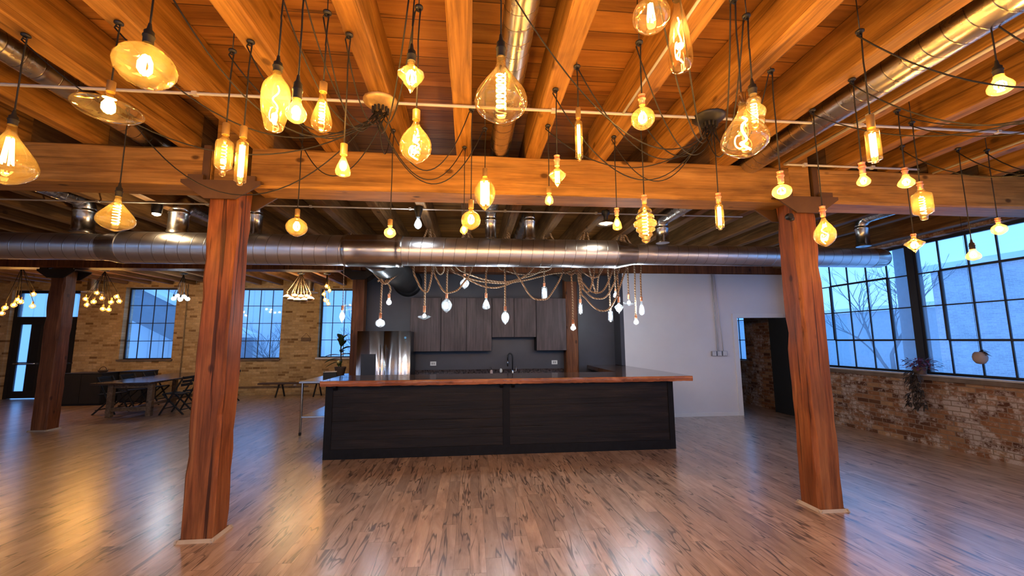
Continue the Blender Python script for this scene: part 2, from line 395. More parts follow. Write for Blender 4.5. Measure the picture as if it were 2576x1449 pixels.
# kitchen alcove walls
struct('wall_kitchen', MB().box((-2.36, 9.06, 0), (3.26, 9.2, ZD)), darkwall)
struct('wall_kitchen_side', MB().box((-2.42, 9.2, 0), (-2.3, YF, ZD)), darkwall)
struct('wall_kitchen_return', MB().box((3.16, 8.66, 1.08), (3.24, 9.06, 3.04)).box((3.24, 8.8, 0), (3.30, 9.06, 3.04)), darkwall)
mb = MB(); mb.box((3.24, 8.65, 0), (5.74, 8.80, 3.045)); mb.box((5.74, 8.65, 2.12), (6.86, 8.80, 3.045)); mb.box((6.86, 8.65, 0), (6.95, 8.8, 3.045))
struct('wall_white', mb, whitewall)
struct('wall_partition', MB().box((3.26, 9.06, 0), (3.34, YF, ZD)).box((3.34, YF - .08, 0), (XR, YF, ZD)), darkwall)
# window ledge of the right wall: concrete band and pale sill
struct('trim_1', MB().box((6.90, YB, .98), (6.95, 8.65, 1.045)), concrete)
struct('trim_2', MB().box((6.88, YB, 1.045), (7.27, 8.65, 1.07)), plain('pale_sill_paint', (.46, .48, .52), .4))
struct('baseboard_white', MB().box((3.3, 8.636, 0), (5.70, 8.65, .07)), trimw)

def sash_window(name, plane, a, b, z0, z1, cols, rows, p, thick=.03, mull=.018, vent=None, fr=.045):
    """steel sash: outer frame, muntins and one sheet of glass"""
    f = MB(); gl = MB()
    def bx(mbx, u0, u1, v0, v1, d0, d1):
        mbx.box((u0, p + d0, v0), (u1, p + d1, v1)) if plane == 'x' else mbx.box((p + d0, u0, v0), (p + d1, u1, v1))
    bx(f, a, a + fr, z0, z1, 0, thick + .02); bx(f, b - fr, b, z0, z1, 0, thick + .02); bx(f, a + fr, b - fr, z0, z0 + fr * .6, 0, thick + .02); bx(f, a + fr, b - fr, z1 - fr, z1, 0, thick + .02)
    us = [a + (b - a) * i / cols for i in range(1, cols)] if isinstance(cols, int) else cols
    vs = [z0 + (z1 - z0) * i / rows for i in range(1, rows)] if isinstance(rows, int) else rows
    o = None
    fo = obj(name, f, sashm); fo['kind'] = 'structure'
    for u in us: bx(mb_ := MB(), u - mull / 2, u + mull / 2, z0, z1, .004, thick - .004); obj('muntin', mb_, sashm, fo)
    for v in vs: bx(mb_ := MB(), a, b, v - mull / 2, v + mull / 2, .002, thick - .002); obj('muntin', mb_, sashm, fo)
    if vent:
        ua, ub, va, vb = vent; m2 = MB(); t = .022
        bx(m2, ua - t, ua + t * .4, va, vb, -.012, thick); bx(m2, ub - t * .4, ub + t, va, vb, -.012, thick)
        bx(m2, ua, ub, va - t, va + t * .4, -.012, thick); bx(m2, ua, ub, vb - t * .4, vb + t, -.012, thick)
        obj('vent_frame', m2, sashm, fo)
    bx(gl, a + .01, b - .01, z0 + .01, z1 - .01, thick * .5 - .002, thick * .5 + .002)
    obj('window_pane', gl, paneglass, fo)
    return fo
for i, (a, b, z0, z1) in enumerate(WB):
    wo_ = sash_window('window_%d' % (i + 1), 'x', a, b, z0, z1, 4, 4, YF + .16)
    obj('window_sill', MB().box((a - .04, YF - .05, z0 - .05), (b + .04, YF + .16, z0)), concrete if i < 2 else trimw, wo_)
us = [7.56 + .375, 7.56, 7.18, 6.80, 6.42]
sash_window('window_4', 'y', 6.04, 8.2, 1.07, 3.14, us, [1.59, 2.11, 2.63], XR + .13, vent=(6.42, 7.56, 1.59, 2.63))
sash_window('window_5', 'y', 3.0, 5.96, 1.07, 3.14, [5.60, 5.23, 4.88, 4.52, 4.14, 3.77, 3.40], [1.59, 2.11, 2.63], XR + .13, vent=(4.52, 5.60, 1.59, 2.63))
sash_window('window_6', 'y', -.2, 2.92, 1.07, 3.14, 8, [1.59, 2.11, 2.63], XR + .13)
sash_window('window_7', 'y', -5.2, -.6, 1.07, 3.14, 12, [1.59, 2.11, 2.63], XR + .13)
for k_, (a_, b_) in enumerate(FRONT_WINDOWS): sash_window('window_%d' % (9 + k_), 'x', a_, b_, 1.07, 3.14, 7, 4, YB - .2)
sash_window('window_8', 'y', 10.1, 12.6, 1.07, 3.14, 6, 4, XR + .13)
struct('trim_3', MB().box((7.06, 5.95, 1.07), (7.2, 6.05, 3.14)), sashm)
struct('trim_4', MB().box((7.06, 2.91, 1.07), (7.2, 3.01, 3.14)), sashm)
# double entrance door with transom
d1 = MB(); xa, xb = DOOR[0], DOOR[1]
d1.box((xa, 13.82, 0), (xa + .10, 13.92, 3.19)).box((xb - .08, 13.82, 0), (xb, 13.92, 3.19)).box((xa + .1, 13.82, 3.11), (xb - .08, 13.92, 3.19)).box((xa + .1, 13.82, 2.30), (xb - .08, 13.92, 2.40))
do = obj('door_1', d1, blackp); do['kind'] = 'structure'
obj('transom_pane', MB().box((xa + .1, 13.86, 2.4), (xb - .08, 13.87, 3.11)), paneglass, do)
for (l0, l1, hx) in ((xa + .1, -12.70, -12.78), (-12.66, xb - .08, -12.58)):
    lf = MB(); lf.box((l0, 13.83, .02), (l0 + .13, 13.88, 2.3)).box((l1 - .13, 13.83, .02), (l1, 13.88, 2.3)).box((l0 + .13, 13.83, .02), (l1 - .13, 13.88, .22)).box((l0 + .13, 13.83, 2.17), (l1 - .13, 13.88, 2.3)).box((l0 + .13, 13.835, .98), (l1 - .13, 13.875, 1.06))
    le = obj('door_leaf', lf, blackp, do)
    obj('door_pane', MB().box((l0 + .13, 13.85, .22), (l0 + .40, 13.856, 2.17)), paneglass, le); obj('solid_panel', MB().box((l0 + .40, 13.84, .22), (l1 - .13, 13.87, 2.17)), blackmat, le)
    obj('push_bar', MB().tube([(l0 + .1, 13.78, 1.02), (l1 - .1, 13.78, 1.02)], .018, 8).box((l0 + .1, 13.78, 1.0), (l0 + .13, 13.84, 1.04)).box((l1 - .13, 13.78, 1.0), (l1 - .1, 13.84, 1.04)), chromem, le)
# doorway in the white wall with a black leaf folded toward the windows
d2 = MB(); d2.box((5.69, 8.625, 0), (5.79, 8.83, 2.08)).box((6.83, 8.64, 0), (6.87, 8.83, 2.08)).box((5.69, 8.625, 2.08), (6.87, 8.83, 2.17))
do = obj('door_2', d2, trimw); do['kind'] = 'structure'
le = obj('door_leaf', MB().prism([(6.785, 7.98), (6.83, 7.98), (6.765, 8.90), (6.72, 8.90)], .015, 2.07, 'z'), blackmat, do)
obj('door_handle', MB().tube([(6.79, 8.05, 1.0), (6.73, 8.05, 1.0), (6.73, 8.17, 1.0)], .010, 8), chromem, le)

# ---------------------------------------------------------------- timber frame
def girder(x0, x1, y0, z0, h, w_, label, seed, mat=girdw):
    o = obj('timber_girder', timber(x1 - x0, w_, h, 'x', seed, .012, .006, .3), mat, None, (x0, y0 + w_ / 2, z0)); return tag(o, label, 'beam')
girder(XL, -2.36, 3.87, 3.03, .355, .32, 'huge amber timber girder running from the first post toward the table side', 1)
girder(-2.02, 3.28, 3.87, 3.02, .385, .32, 'long amber timber girder spanning between the two front posts over the bar', 2)
girder(3.60, XR, 3.87, 3.02, .375, .32, 'amber timber girder running from the second post to the window wall', 3)
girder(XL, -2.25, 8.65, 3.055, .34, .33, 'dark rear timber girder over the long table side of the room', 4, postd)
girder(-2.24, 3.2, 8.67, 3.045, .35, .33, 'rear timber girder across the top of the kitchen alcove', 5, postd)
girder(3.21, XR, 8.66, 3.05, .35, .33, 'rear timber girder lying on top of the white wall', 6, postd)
def cap(o, z0, z1, half, wb_, wt, depth, mat=ironm):
    for s_ in (-1, 1):
        y = s_ * depth; mb = MB().prism([(-wb_, z0), (wb_, z0), (wt, z1 - .03), (wt * 1.0, z1), (-wt, z1), (-wt, z1 - .03)], min(y, y + s_ * .02), max(y, y + s_ * .02)); obj('cap_plate', mb, mat, o)
    obj('cap_shelf', MB().box((-wt, -depth, z1 - .012), (-half, depth, z1 + .004)).box((half, -depth, z1 - .012), (wt, depth, z1 + .004)), mat, o)
    obj('cap_flange', MB().box((-half - .16, -depth - .012, z1), (-half - .03, -depth + .02, z1 + .05)).box((half + .03, -depth - .012, z1), (half + .16, -depth + .02, z1 + .05)), mat, o)
def post(name, x, y, side, ztop, label, mat, seed, shoe=True, capz=None, capm=ironm, up=True):
    t = thing(name, label, 'post', (x, y, 0))
    obj('shaft', timber(ztop, side, side, 'z', seed, .016, .006, .16), mat, t)
    if up: obj('upper_shaft', timber(.72, side - .02, side, 'z', seed + 1, .01, .004, .2), girdw if mat is postw else mat, t, (0, .02, 3.03))
    if capz: cap(t, capz, capz + .17, side / 2, side / 2 + .005, .335, .165, capm)
    if shoe:
        h = side / 2 + .004; k = h + .022
        obj('shoe_moulding', MB().prism([(-k, 0), (-h, 0), (-h, .024)], -k, k, 'y').prism([(k, 0), (h, 0), (h, .024)], -k, k, 'y').prism([(-k, 0), (-h, 0), (-h, .024)], -k, k, 'x').prism([(k, 0), (h, 0), (h, .024)], -k, k, 'x'), shoem, t)
    return t
p1 = post('timber_post', -2.235, 3.99, .25, 3.02, 'reddish timber post with iron cap standing before the long table side', postw, 11, capz=2.885)
p2 = post('timber_post', 3.40, 3.97, .25, 3.02, 'reddish timber post with iron cap near the window wall', postw, 15, capz=2.885)
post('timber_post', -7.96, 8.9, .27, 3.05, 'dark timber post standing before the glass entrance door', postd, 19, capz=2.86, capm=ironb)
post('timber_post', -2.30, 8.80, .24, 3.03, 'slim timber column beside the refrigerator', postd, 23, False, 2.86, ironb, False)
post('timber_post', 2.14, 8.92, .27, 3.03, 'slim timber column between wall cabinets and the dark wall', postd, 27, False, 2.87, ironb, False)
# angle irons at the girder ends by each upper post
for (x, s_) in ((-2.375, -1), (3.545, 1)):
    o = obj('angle_iron', MB().box((x - .008, 3.858, 3.06), (x + .008, 3.99, 3.40)).box((x, 3.856, 3.06), (x + s_ * .055, 3.868, 3.40)), ironm, p1 if s_ < 0 else p2)
    o.location = (-p1.location if s_ < 0 else -p2.location)
obj('security_camera', MB().lathe([(.03, -.03), (.036, 0), (.03, .02)], 16, (0, 0, 0), True, 0, None, 'y').lathe([(.02, -.05), (.024, -.02)], 12, (.03, 0, .01)), blackp, None, (3.235, 3.86, 2.86))
tag(bpy.data.objects['security_camera'], 'little black gadget fixed on the top corner of the window-side post', 'gadget')

# joists
JX = [-3.40 - .645 * k for k in range(18, 0, -1)] + [-3.40, -2.60, -1.96, -1.31, -.675, -.08, .595, 1.255, 1.885, 2.56, 3.21, 3.89, 4.49, 5.11, 5.75, 6.40]
JX = [x for x in JX if XL + .2 < x < XR - .3]
front_me = [timber(9.55, .145, .36, 'y', 40 + i, .009, .007, .28).__dict__ for i in range(4)]
def mk(me_dict):
    m = MB(); m.v, m.f, m.sm, m.mi = me_dict['v'], me_dict['f'], me_dict['sm'], me_dict['mi']; return m
def place(o, loc): o.location = loc; return o
fm = [obj('ceiling_joist', mk(d), joistw) for d in front_me]
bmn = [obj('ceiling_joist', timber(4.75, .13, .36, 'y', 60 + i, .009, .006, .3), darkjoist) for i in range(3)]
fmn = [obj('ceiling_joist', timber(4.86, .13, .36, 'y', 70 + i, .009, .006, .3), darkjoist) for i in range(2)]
def place_row(masters, xs, y, z, where, grp):
    TS = 'toward the tables'; WS = 'toward the windows'
    first = set()
    zero = min(xs, key=lambda v: abs(v + .08)); i0 = xs.index(zero) if abs(zero + .08) < .01 else None
    for i, x in enumerate(xs):
        mi = i % len(masters); o = masters[mi]
        if mi in first:
            o = o.copy(); C.objects.link(o)
        first.add(mi); place(o, (x, y, z))
        if i0 is not None:
            if i == i0: l = 'timber joist %s, the middle one beside the central duct' % where
            elif i < i0: l = 'timber joist %s, %s from the middle joist %s' % (where, ORD[i0 - i - 1], TS)
            else: l = 'timber joist %s, %s from the middle joist %s' % (where, ORD[i - i0 - 1], WS)
        else: l = 'rough timber joist %s, %s from the kitchen wall' % (where, ORD[len(xs) - 1 - i])
        tag(o, l, 'joist', grp)
place_row(fm, JX, YB + .02 + .0, 3.388, 'above the amber bulbs', 'ceiling joists over the front of the room')
place_row(bmn, JX, 3.98, 3.388, 'behind the front girder', 'ceiling joists between the two girders')
place_row(fmn, [x for x in JX if x < -2.6], 8.80, 3.388, 'beyond the rear girder', 'ceiling joists over the long tables')

tag(obj('rim_beam', timber(14.2, .2, .40, 'y', 91, .01, .006, .3), darkjoist, None, (6.84, YB + .05, 3.19)), 'dark timber beam lying along the window wall above the steel sashes', 'beam')

# ---------------------------------------------------------------- ducts
def arc_pts(c, a0, a1, r, n, f): return [f(c, a0 + (a1 - a0) * i / n, r) for i in range(n + 1)]
main = thing('air_duct', 'wide horizontal galvanised spiral duct running across the room above the bar', 'duct', (0, 5.9, 2.875))
def seg(name, x0, x1, r, mat=ductx, lbl=None):
    prof = [(r, x0), (r, x1)]; return obj(name, MB().lathe(prof, 48, (0, 0, 0), True, 0, None, 'x'), mat, main, None, lbl)
# (x0, x1, r) from the table side to the window side
seg('duct_segment', -15.0, -4.80, .175); seg('duct_segment', -4.62, -1.72, .212); seg('duct_segment', -.98, 2.12, .205); seg('duct_segment', 2.40, 6.28, .152)
obj('reducer', MB().lathe([(.178, -4.84), (.178, -4.80), (.216, -4.62), (.216, -4.58)], 48, (0, 0, 0), True, 0, None, 'x'), ductp, main)
obj('reducer', MB().lathe([(.209, 2.10), (.209, 2.14), (.156, 2.38), (.156, 2.42)], 48, (0, 0, 0), True, 0, None, 'x'), ductp, main)
obj('tee_fitting', MB().lathe([(.220, -1.76), (.226, -1.75), (.226, -1.70), (.222, -1.69), (.226, -1.55), (.232, -1.2), (.226, -1.06), (.224, -1.04), (.230, -1.03), (.230, -.97), (.222, -.96)], 48, (0, 0, 0), True, 0, None, 'x'), ductp, main)
obj('end_cap', MB().lathe([(.154, 6.26), (.154, 6.28), (.150, 6.42), (.13, 6.50), (.08, 6.545), (.0, 6.56)], 40, (0, 0, 0), True, 0, None, 'x'), ductp, main)
fx = MB(); prof = []
y = .18
while y < 3.02:
    prof += [(.225, y), (.247, y + .03), (.225, y + .06)]; y += .062
fx.lathe(prof, 40, (-1.36, 0, -.02), True, 0, None, 'y'); obj('corrugated_branch', fx, plain('grey_corrugated_duct', (.16, .155, .155), .35, .8, .1, 8), main)
obj('branch_collar', MB().lathe([(.25, 3.0), (.30, 3.03), (.30, 3.15)], 40, (-1.36, 0, -.02), True, 0, None, 'y'), plain('dark_duct_collar', (.05, .05, .055), .35, .7), main)

def riser(x, r, label, y_from, y_to, rd, rz=3.5, grp='small branch ducts above the wide duct'):
    """vertical stub from the wide duct with an elbow into a duct running along y between joists"""
    t = thing('branch_duct', label, 'duct', (x, 5.9, 3.0), 0, grp)
    top = rz - 3.0
    obj('riser', MB().lathe([(r * 1.1, .06), (r * 1.1, .10), (r, .11), (r, top - .17), (r * 1.07, top - .165), (r * 1.07, top - .13), (r, top - .12)], 32, (0, 0, 0)), ductp, t)
    d = 1 if y_to > y_from else -1
    el = [(0, 0, top - .13)]; 
    for i in range(1, 7):
        a = math.pi / 2 * i / 6; q = .13; el.append((0, d * q * (1 - math.cos(a)), top - .13 + q * math.sin(a)))
    obj('elbow', MB().tube(el, r, 28), ductp, t)
    obj('run', MB().lathe([(rd, d * .12), (rd, d * abs(y_to - 5.9))], 32, (0, 0, 0), True, 0, None, 'y'), ducty, t, (0, 0, top))
    return t
riser(-5.13, .115, 'galvanised branch duct riser nearest the table side', 5.9, YB + .1, .10)
riser(-3.96, .115, 'galvanised branch duct riser beside the small ceiling spotlight', 5.9, 8.6, .10)
riser(-2.97, .085, 'galvanised branch duct passing over the girder close to the table-side post', 5.9, YB + .1, .098)
riser(.27, .08, 'shiny galvanised branch duct in the middle of the ceiling', 5.9, YB + .1, .098)
riser(.84, .08, 'short capped galvanised branch riser next to the middle duct', 5.9, 8.6, .085)
riser(2.86, .09, 'shiny galvanised branch duct running overhead toward the window-side post', 5.9, YB + .1, .112, 3.43)
riser(6.17, .09, 'galvanised branch duct riser at the window end of the wide duct', 5.9, YB + .1, .085)

# ---------------------------------------------------------------- conduits and pipes
def rod(name, pts, r, label, mat=conduitm, cat='conduit', clips=True):
    t = thing(name, label, cat, pts[0]); P = [tuple(Vector(p) - Vector(pts[0])) for p in pts]
    obj('pipe_run', MB().tube(P, r, 8), mat, t)
    if clips:
        a, b = Vector(P[0]), Vector(P[-1]); n = max(2, int((b - a).length / 1.27)); cl = MB()
        for i in range(n):
            p = a.lerp(b, (i + .3) / n)
            cl.box(tuple(p - Vector((r * 1.5, r * 1.5, r * 1.2))), tuple(p + Vector((r * 1.5, r * 1.5, r * 1.6))))
        obj('clips', cl, mat, t)['kind'] = 'stuff'
    return t
rod('conduit', [(-14, 2.975, 3.375), (-.68, 2.975, 3.375), (1.88, 2.975, 3.375), (6.7, 2.975, 3.375)], .0115, 'long white conduit crossing under the front joists at the canopies')
rod('conduit', [(-14, 5.52, 3.375), (3.9, 5.52, 3.375)], .0105, 'thin white conduit crossing behind the front girder')
rod('conduit', [(3.15, -4, 3.375), (3.15, 3.74, 3.375)], .013, 'long sloping white conduit under the joist leading to the window-side post')
rod('conduit', [(3.15, 3.76, 3.375), (4.66, 3.76, 3.375)], .0115, 'short white conduit along the top of the window-side girder')
rod('conduit', [(1.17, -2, 3.375), (1.17, 2.96, 3.375)], .0095, 'thin white conduit beside the round copper socket bulb')
rod('conduit', [(4.93, -3, 3.375), (4.93, 3.84, 3.375)], .0115, 'white conduit under a joist nearest the window wall')
rod('conduit', [(-8.72, 13.67, .6), (-8.72, 13.67, 3.4)], .014, 'tan vertical conduit on the brick wall between two windows', plain('tan_conduit', (.30, .22, .12), .6))
sp = rod('sprinkler_pipe', [(-2.7, 2.05, 3.72), (2.2, 1.98, 3.72)], .02, 'black pipe crossing the plank ceiling between joists', cordm, 'pipe', False)

# wall switches with their conduits
sw = thing('switch_box', 'row of three galvanised switch boxes on white wall beside the doorway', 'switch', (5.32, 8.65, 1.31))
for k, dx in enumerate((-.12, .0, .12)):
    b = obj('box', MB().box((dx - .052, -.05, -.052), (dx + .052, 0, .052), 0, .006), galvm, sw)
    obj('switch_plate', MB().box((dx - .036, -.056, -.045), (dx - .003, -.05, .045)).box((dx + .003, -.056, -.045), (dx + .036, -.056 + .006, .045)), platem, b)
for dx, x2 in ((-.035, -.065), (.0, -.04), (.10, .0)):
    obj('riser_conduit', MB().tube([(dx, -.025, .05), (x2, -.025, 1.735)], .0075, 8), conduitm, sw)

# ---------------------------------------------------------------- bar and kitchen
bar = thing('bar_counter', 'long bar base clad in black stained boards with black frame', 'bar', (.51, 6.2, 0))
X0, X1 = -2.54, 2.54; D = .62; HB = 1.0
pn = MB()
for k in range(7):
    z0 = .13 + k * .125; z1 = min(HB, z0 + .1245); pn.box((X0 + .05, .012 + (k % 2) * .002, z0), (X1 - .05, .03, z1), 0, .001)
obj('board_panel', pn, stainm, bar)
obj('frame_post', MB().box((X0, 0, 0), (X0 + .10, .05, HB), 0, .003), stainf, bar)
obj('frame_post', MB().box((-.05, -.001, .12), (.05, .05, HB), 0, .003), stainf, bar)
obj('frame_post', MB().box((X1 - .085, 0, 0), (X1, .05, HB), 0, .003), stainf, bar)
obj('base_rail', MB().box((X0 + .10, -.002, 0), (X1 - .085, .045, .13), 0, .003), stainf, bar)
obj('end_panel', MB().box((X0, .05, 0), (X0 + .03, D, HB)), stainf, bar); obj('end_panel', MB().box((X1 - .03, .05, 0), (X1, 2.42, HB)), stainf, bar)
obj('back_panel', MB().box((X0 + .03, D - .03, 0), (1.98, D, HB)).box((1.98, D - .03, 0), (2.0, 2.42, HB)), stainf, bar)
for x in (-2.40, -.07, .10):
    obj('corbel', MB().prism([(.0, HB), (-.09, HB), (-.09, HB - .02), (-.02, HB - .065), (0, HB - .065)], x - .022, x + .022, 'x'), stainf, bar)
# L shaped worktop: front slab with wavy live edge, and the return toward the kitchen wall
def live_top():
    r = random.Random(5); top = MB(); n = 120; xa, xb = -2.07, 3.30; yo = 6.085; zt, zb = 1.075, 1.0
    # smooth top slab
    ed = MB(); rows = 5; vs = []; fs = []
    a = [0.0] * (n + 1)
    for i in range(n + 1):
        a[i] = .5 * (a[i - 1] if i else 0) + r.uniform(-.008, .008)
    for i in range(n + 1):
        x = xa + (xb - xa) * i / n
        for k in range(rows):
            t = k / (rows - 1); bul = math.sin(math.pi * (.15 + .7 * t)) * .016
            vs.append((x, yo - bul + a[i] + r.uniform(-.003, .003), zt - (zt - zb) * t + (r.uniform(-.004, .004) if 0 < k else 0)))
    for i in range(n):
        for k in range(rows - 1): fs.append((i * rows + k, (i + 1) * rows + k, (i + 1) * rows + k + 1, i * rows + k + 1))
    ed.add(vs, fs, True)
    tv = []; 
    for i in range(n + 1): tv += [vs[i * rows], (vs[i * rows][0], 7.05, zt), (vs[i * rows][0], 7.05, zb), vs[i * rows + rows - 1]]
    tf = []
    for i in range(n):
        p, q = i * 4, i * 4 + 4
        tf += [(p, p + 1, q + 1, q), (p + 1, p + 2, q + 2, q + 1), (p + 2, p + 3, q + 3, q + 2)]
    tf += [(0, 3, 2, 1), (n * 4, n * 4 + 1, n * 4 + 2, n * 4 + 3)]
    top.add(tv, tf)
    return top, ed
tp, ed = live_top()
wt = thing('worktop', 'glossy dark wood worktop with reddish live edge lying on the bar', 'worktop', (0, 0, 0))
obj('slab', tp, topm, wt); obj('live_edge', ed, edgem, wt, None, 'bright reddish live edge')
rt_ = MB(); rt_.add([(2.46, 7.05, 1.075), (3.30, 7.05, 1.075), (3.23, 8.62, 1.075), (3.15, 8.68, 1.075), (3.15, 9.05, 1.075), (2.52, 9.05, 1.075)] + [(x, y, 1.0) for x, y in ((2.46, 7.05), (3.30, 7.05), (3.23, 8.62), (3.15, 8.68), (3.15, 9.05), (2.52, 9.05))],
    [(0, 1, 2, 3, 4, 5), (11, 10, 9, 8, 7, 6)] + [(i, i + 6, (i + 1) % 6 + 6, (i + 1) % 6) for i in range(6)])
obj('return_slab', rt_, topm, wt)

# back counter with sink run, below the wall cabinets
bc = thing('base_cabinet', 'low dark kitchen cabinet run under the wall cabinets', 'cabinet', (.45, 9.05, 0))
obj('carcass', MB().box((-1.58, -.58, .1), (1.55, 0, .87)).box((-1.55, -.54, 0), (1.5, -.02, .1)), cabm, bc)
for k in range(5): d_ = obj('door', MB().box((-1.575 + k * .626, -.602, .11), (-1.575 + k * .626 + .618, -.582, .86), 0, .002), cabm, bc)
ct = thing('sink_worktop', 'dark mottled worktop with low backsplash along the kitchen wall', 'worktop', (.45, 9.05, .87))
graniteg = plain('dark_mottled_worktop', (.05, .036, .034), .15, 0, .8, 30)
obj('slab', MB().box((-1.62, -.62, 0), (1.56, 0, .04), 0, .004), graniteg, ct); obj('backsplash', MB().box((-1.62, -.02, .04), (1.55, 0, .14)), graniteg, ct)
fa = thing('kitchen_tap', 'tall chrome and black arched kitchen tap behind the bar', 'tap', (.86, 8.82, .91))
obj('base', MB().lathe([(.028, 0), (.028, .01), (.02, .02), (.02, .10)], 20), chromem, fa)
sp_ = [(0, 0, .08), (0, 0, .36)] + [(-.05 + .05 * math.cos(a), 0, .36 + .075 * math.sin(a)) for a in [math.pi * i / 8 for i in range(1, 9)]] + [(-.10, -.0, .30)]
obj('spout', MB().tube(sp_, .014, 12), blackp, fa); obj('spray_head', MB().tube([(-.10, 0, .31), (-.105, 0, .17)], [.014, .018], 12), chromem, fa)
obj('lever', MB().tube([(0, 0, .07), (.075, 0, .07), (.078, 0, .17)], [.012, .011, .006], 10), chromem, fa)
so = thing('soap_bottle', 'small soap pump bottle on the sink worktop', 'bottle', (.42, 8.85, .91))
obj('bottle', MB().lathe([(.028, 0), (.032, .01), (.032, .06), (.028, .085), (.012, .10)], 20), plain('pink_soap', (.5, .38, .36), .2), so)
obj('pump', MB().lathe([(.013, .10), (.013, .12), (.005, .122), (.005, .15)], 12).tube([(0, 0, .15), (-.035, 0, .148)], .006, 8), blackp, so)
tag(obj('sponge', MB().lathe([(.01, 0), (.026, .012), (.032, .04), (.024, .075), (.008, .09)], 14, (0, 0, 0), True, 0, lambda a, i: 1 + .25 * math.cos(a)), platem, None, (.62, 8.95, .94)), 'little white sponge holder on the wall between soap bottle and tap', 'sponge holder')
# wall cabinets
def wallcab(x0, x1, z0, z1, nd, label):
    t = thing('wall_cabinet', label, 'cabinet', ((x0 + x1) / 2, 9.059, z0), 0, 'wall cabinets over the sink'); w_ = (x1 - x0) / 2; h = z1 - z0
    obj('carcass', MB().box((-w_ + .001, -.33, 0), (w_ - .001, 0, h)), blackmat, t)
    for k in range(nd):
        a = -w_ + 2 * w_ * k / nd; obj('door', MB().box((a + .005, -.352, .0), (a + 2 * w_ / nd - .005, -.3305, h), 0, .002), cabm, t)
wallcab(-1.255, -.628, 1.405, 2.50, 1, 'wide tall dark wall cabinet beside the refrigerator')
wallcab(-.625, .42, 1.405, 2.50, 2, 'tall dark double wall cabinet between the wide cabinet and the short one')
wallcab(.423, 1.355, 1.685, 2.50, 2, 'short dark double wall cabinet above the tap')
wallcab(1.358, 2.0, 1.405, 2.50, 1, 'tall dark wall cabinet touching the timber column')
for x, l in ((-.80, 'white wall outlet under the wide cabinet by the refrigerator'), (1.80, 'white wall outlet under the cabinet next to the column')):
    t = thing('wall_outlet', l, 'outlet', (x, 9.06, 1.14), 0)
    obj('plate', MB().box((-.063, -.008, -.043), (.063, 0, .043), 0, .003), platem, t)
    obj('sockets', MB().box((-.03, -.012, -.02), (-.008, -.008, .02)).box((.008, -.012, -.02), (.03, -.008, .02)), plain('grey_socket', (.25, .25, .25), .4), t)
# refrigerator
fr_ = thing('refrigerator', 'tall mirror-bright stainless double door refrigerator with black dispenser', 'refrigerator', (-1.665, 8.98, 0))
obj('body', MB().box((-.50, -.66, .02), (.50, 0, 1.80), 0, .006), plain('fridge_side_grey', (.03, .03, .032), .35, .4), fr_)
mg = G('polished_fridge_steel'); pb = mg.n('BsdfPrincipled', {'Base Color': (.66, .65, .67, 1), 'Metallic': 1.0, 'Roughness': .26, 'Anisotropic': .93, 'Anisotropic Rotation': .25, 'Tangent': mg.n('Tangent', direction_type='RADIAL', axis='Z').outputs[0]})
mg.t.links.new(pb.outputs[0], mg.o.inputs[0]); mirror = mg.m
def fdoor(x0, x1, cut=None):
    """slightly bowed stainless door"""
    mb = MB(); n = 24; vs = []; fs = []
    for i in range(n + 1):
        t = i / n; x = x0 + (x1 - x0) * t; y = -.735 - .016 * math.sin(math.pi * t) + .0022 * math.sin(t * 19 + x0 * 9)
        for z in (.06, 1.81): vs.append((x, y, z))
        for z in (.06, 1.81): vs.append((x, -.67, z))
    for i in range(n):
        a, b = i * 4, i * 4 + 4
        fs += [(a, b, b + 1, a + 1), (a + 2, a + 3, b + 3, b + 2), (a + 1, b + 1, b + 3, a + 3), (a, a + 2, b + 2, b)]
    mb.add(vs, fs, True); mb.add([vs[0], vs[1], vs[3], vs[2]], [(0, 1, 2, 3)]); mb.add(vs[-4:], [(0, 2, 3, 1)]); return mb
dl = obj('door', fdoor(-.50, -.004), mirror, fr_); dr = obj('door', fdoor(.004, .50), mirror, fr_)
obj('dispenser', MB().box((-.41, -.764, .95), (-.14, -.75, 1.375), 0, .004).box((-.37, -.768, 1.28), (-.18, -.764, 1.35)), blackp, dl)
obj('handle', MB().tube([(-.045, -.80, .55), (-.045, -.80, 1.55)], .011, 10).tube([(-.045, -.80, .6), (-.045, -.74, .6)], .008, 8).tube([(-.045, -.80, 1.5), (-.045, -.74, 1.5)], .008, 8), chromem, dl)
obj('handle', MB().tube([(.045, -.80, .55), (.045, -.80, 1.55)], .011, 10).tube([(.045, -.80, .6), (.045, -.74, .6)], .008, 8).tube([(.045, -.80, 1.5), (.045, -.74, 1.5)], .008, 8), chromem, dr)
obj('emblem', MB().lathe([(.022, -.003), (.022, .003)], 20, (.40, -.752, 1.68), True, 0, None, 'y'), plain('blue_round_emblem', (.10, .35, .60), .3), dr)
# stainless prep table with things on it
pt = thing('prep_table', 'stainless steel prep table beside the bar end', 'table', (-2.66, 8.6, 0))
obj('tabletop', MB().box((-.33, -.86, .895), (.22, .86, .93), 0, .004), steelm, pt)
for sx_ in (-1, 1):
    for sy_ in (-1, 1):
        l_ = obj('leg', MB().lathe([(.010, 0), (.016, .008), (.014, .05), (.021, .055), (.021, .895)], 14, (-.055 + sx_ * .24, sy_ * .78, 0)), steelm, pt)
        obj('foot', MB().lathe([(.017, 0), (.023, .01), (.023, .05)], 14, (-.055 + sx_ * .24, sy_ * .78, 0)), blackp, l_)
obj('shelf', MB().box((-.28, -.80, .30), (.17, .80, .325), 0, .004), steelm, pt)
tr_ = thing('serving_box', 'black open wedge shaped box with pale rim on the steel table', 'box', (-2.66, 8.35, .93), .25)
obj('body', MB().prism([(-.12, 0), (.12, 0), (.10, .10), (-.12, .125)], -.09, .09, 'y'), blackmat, tr_); obj('rim', MB().box((-.125, -.095, .112), (.11, .095, .122)), shoem, tr_)
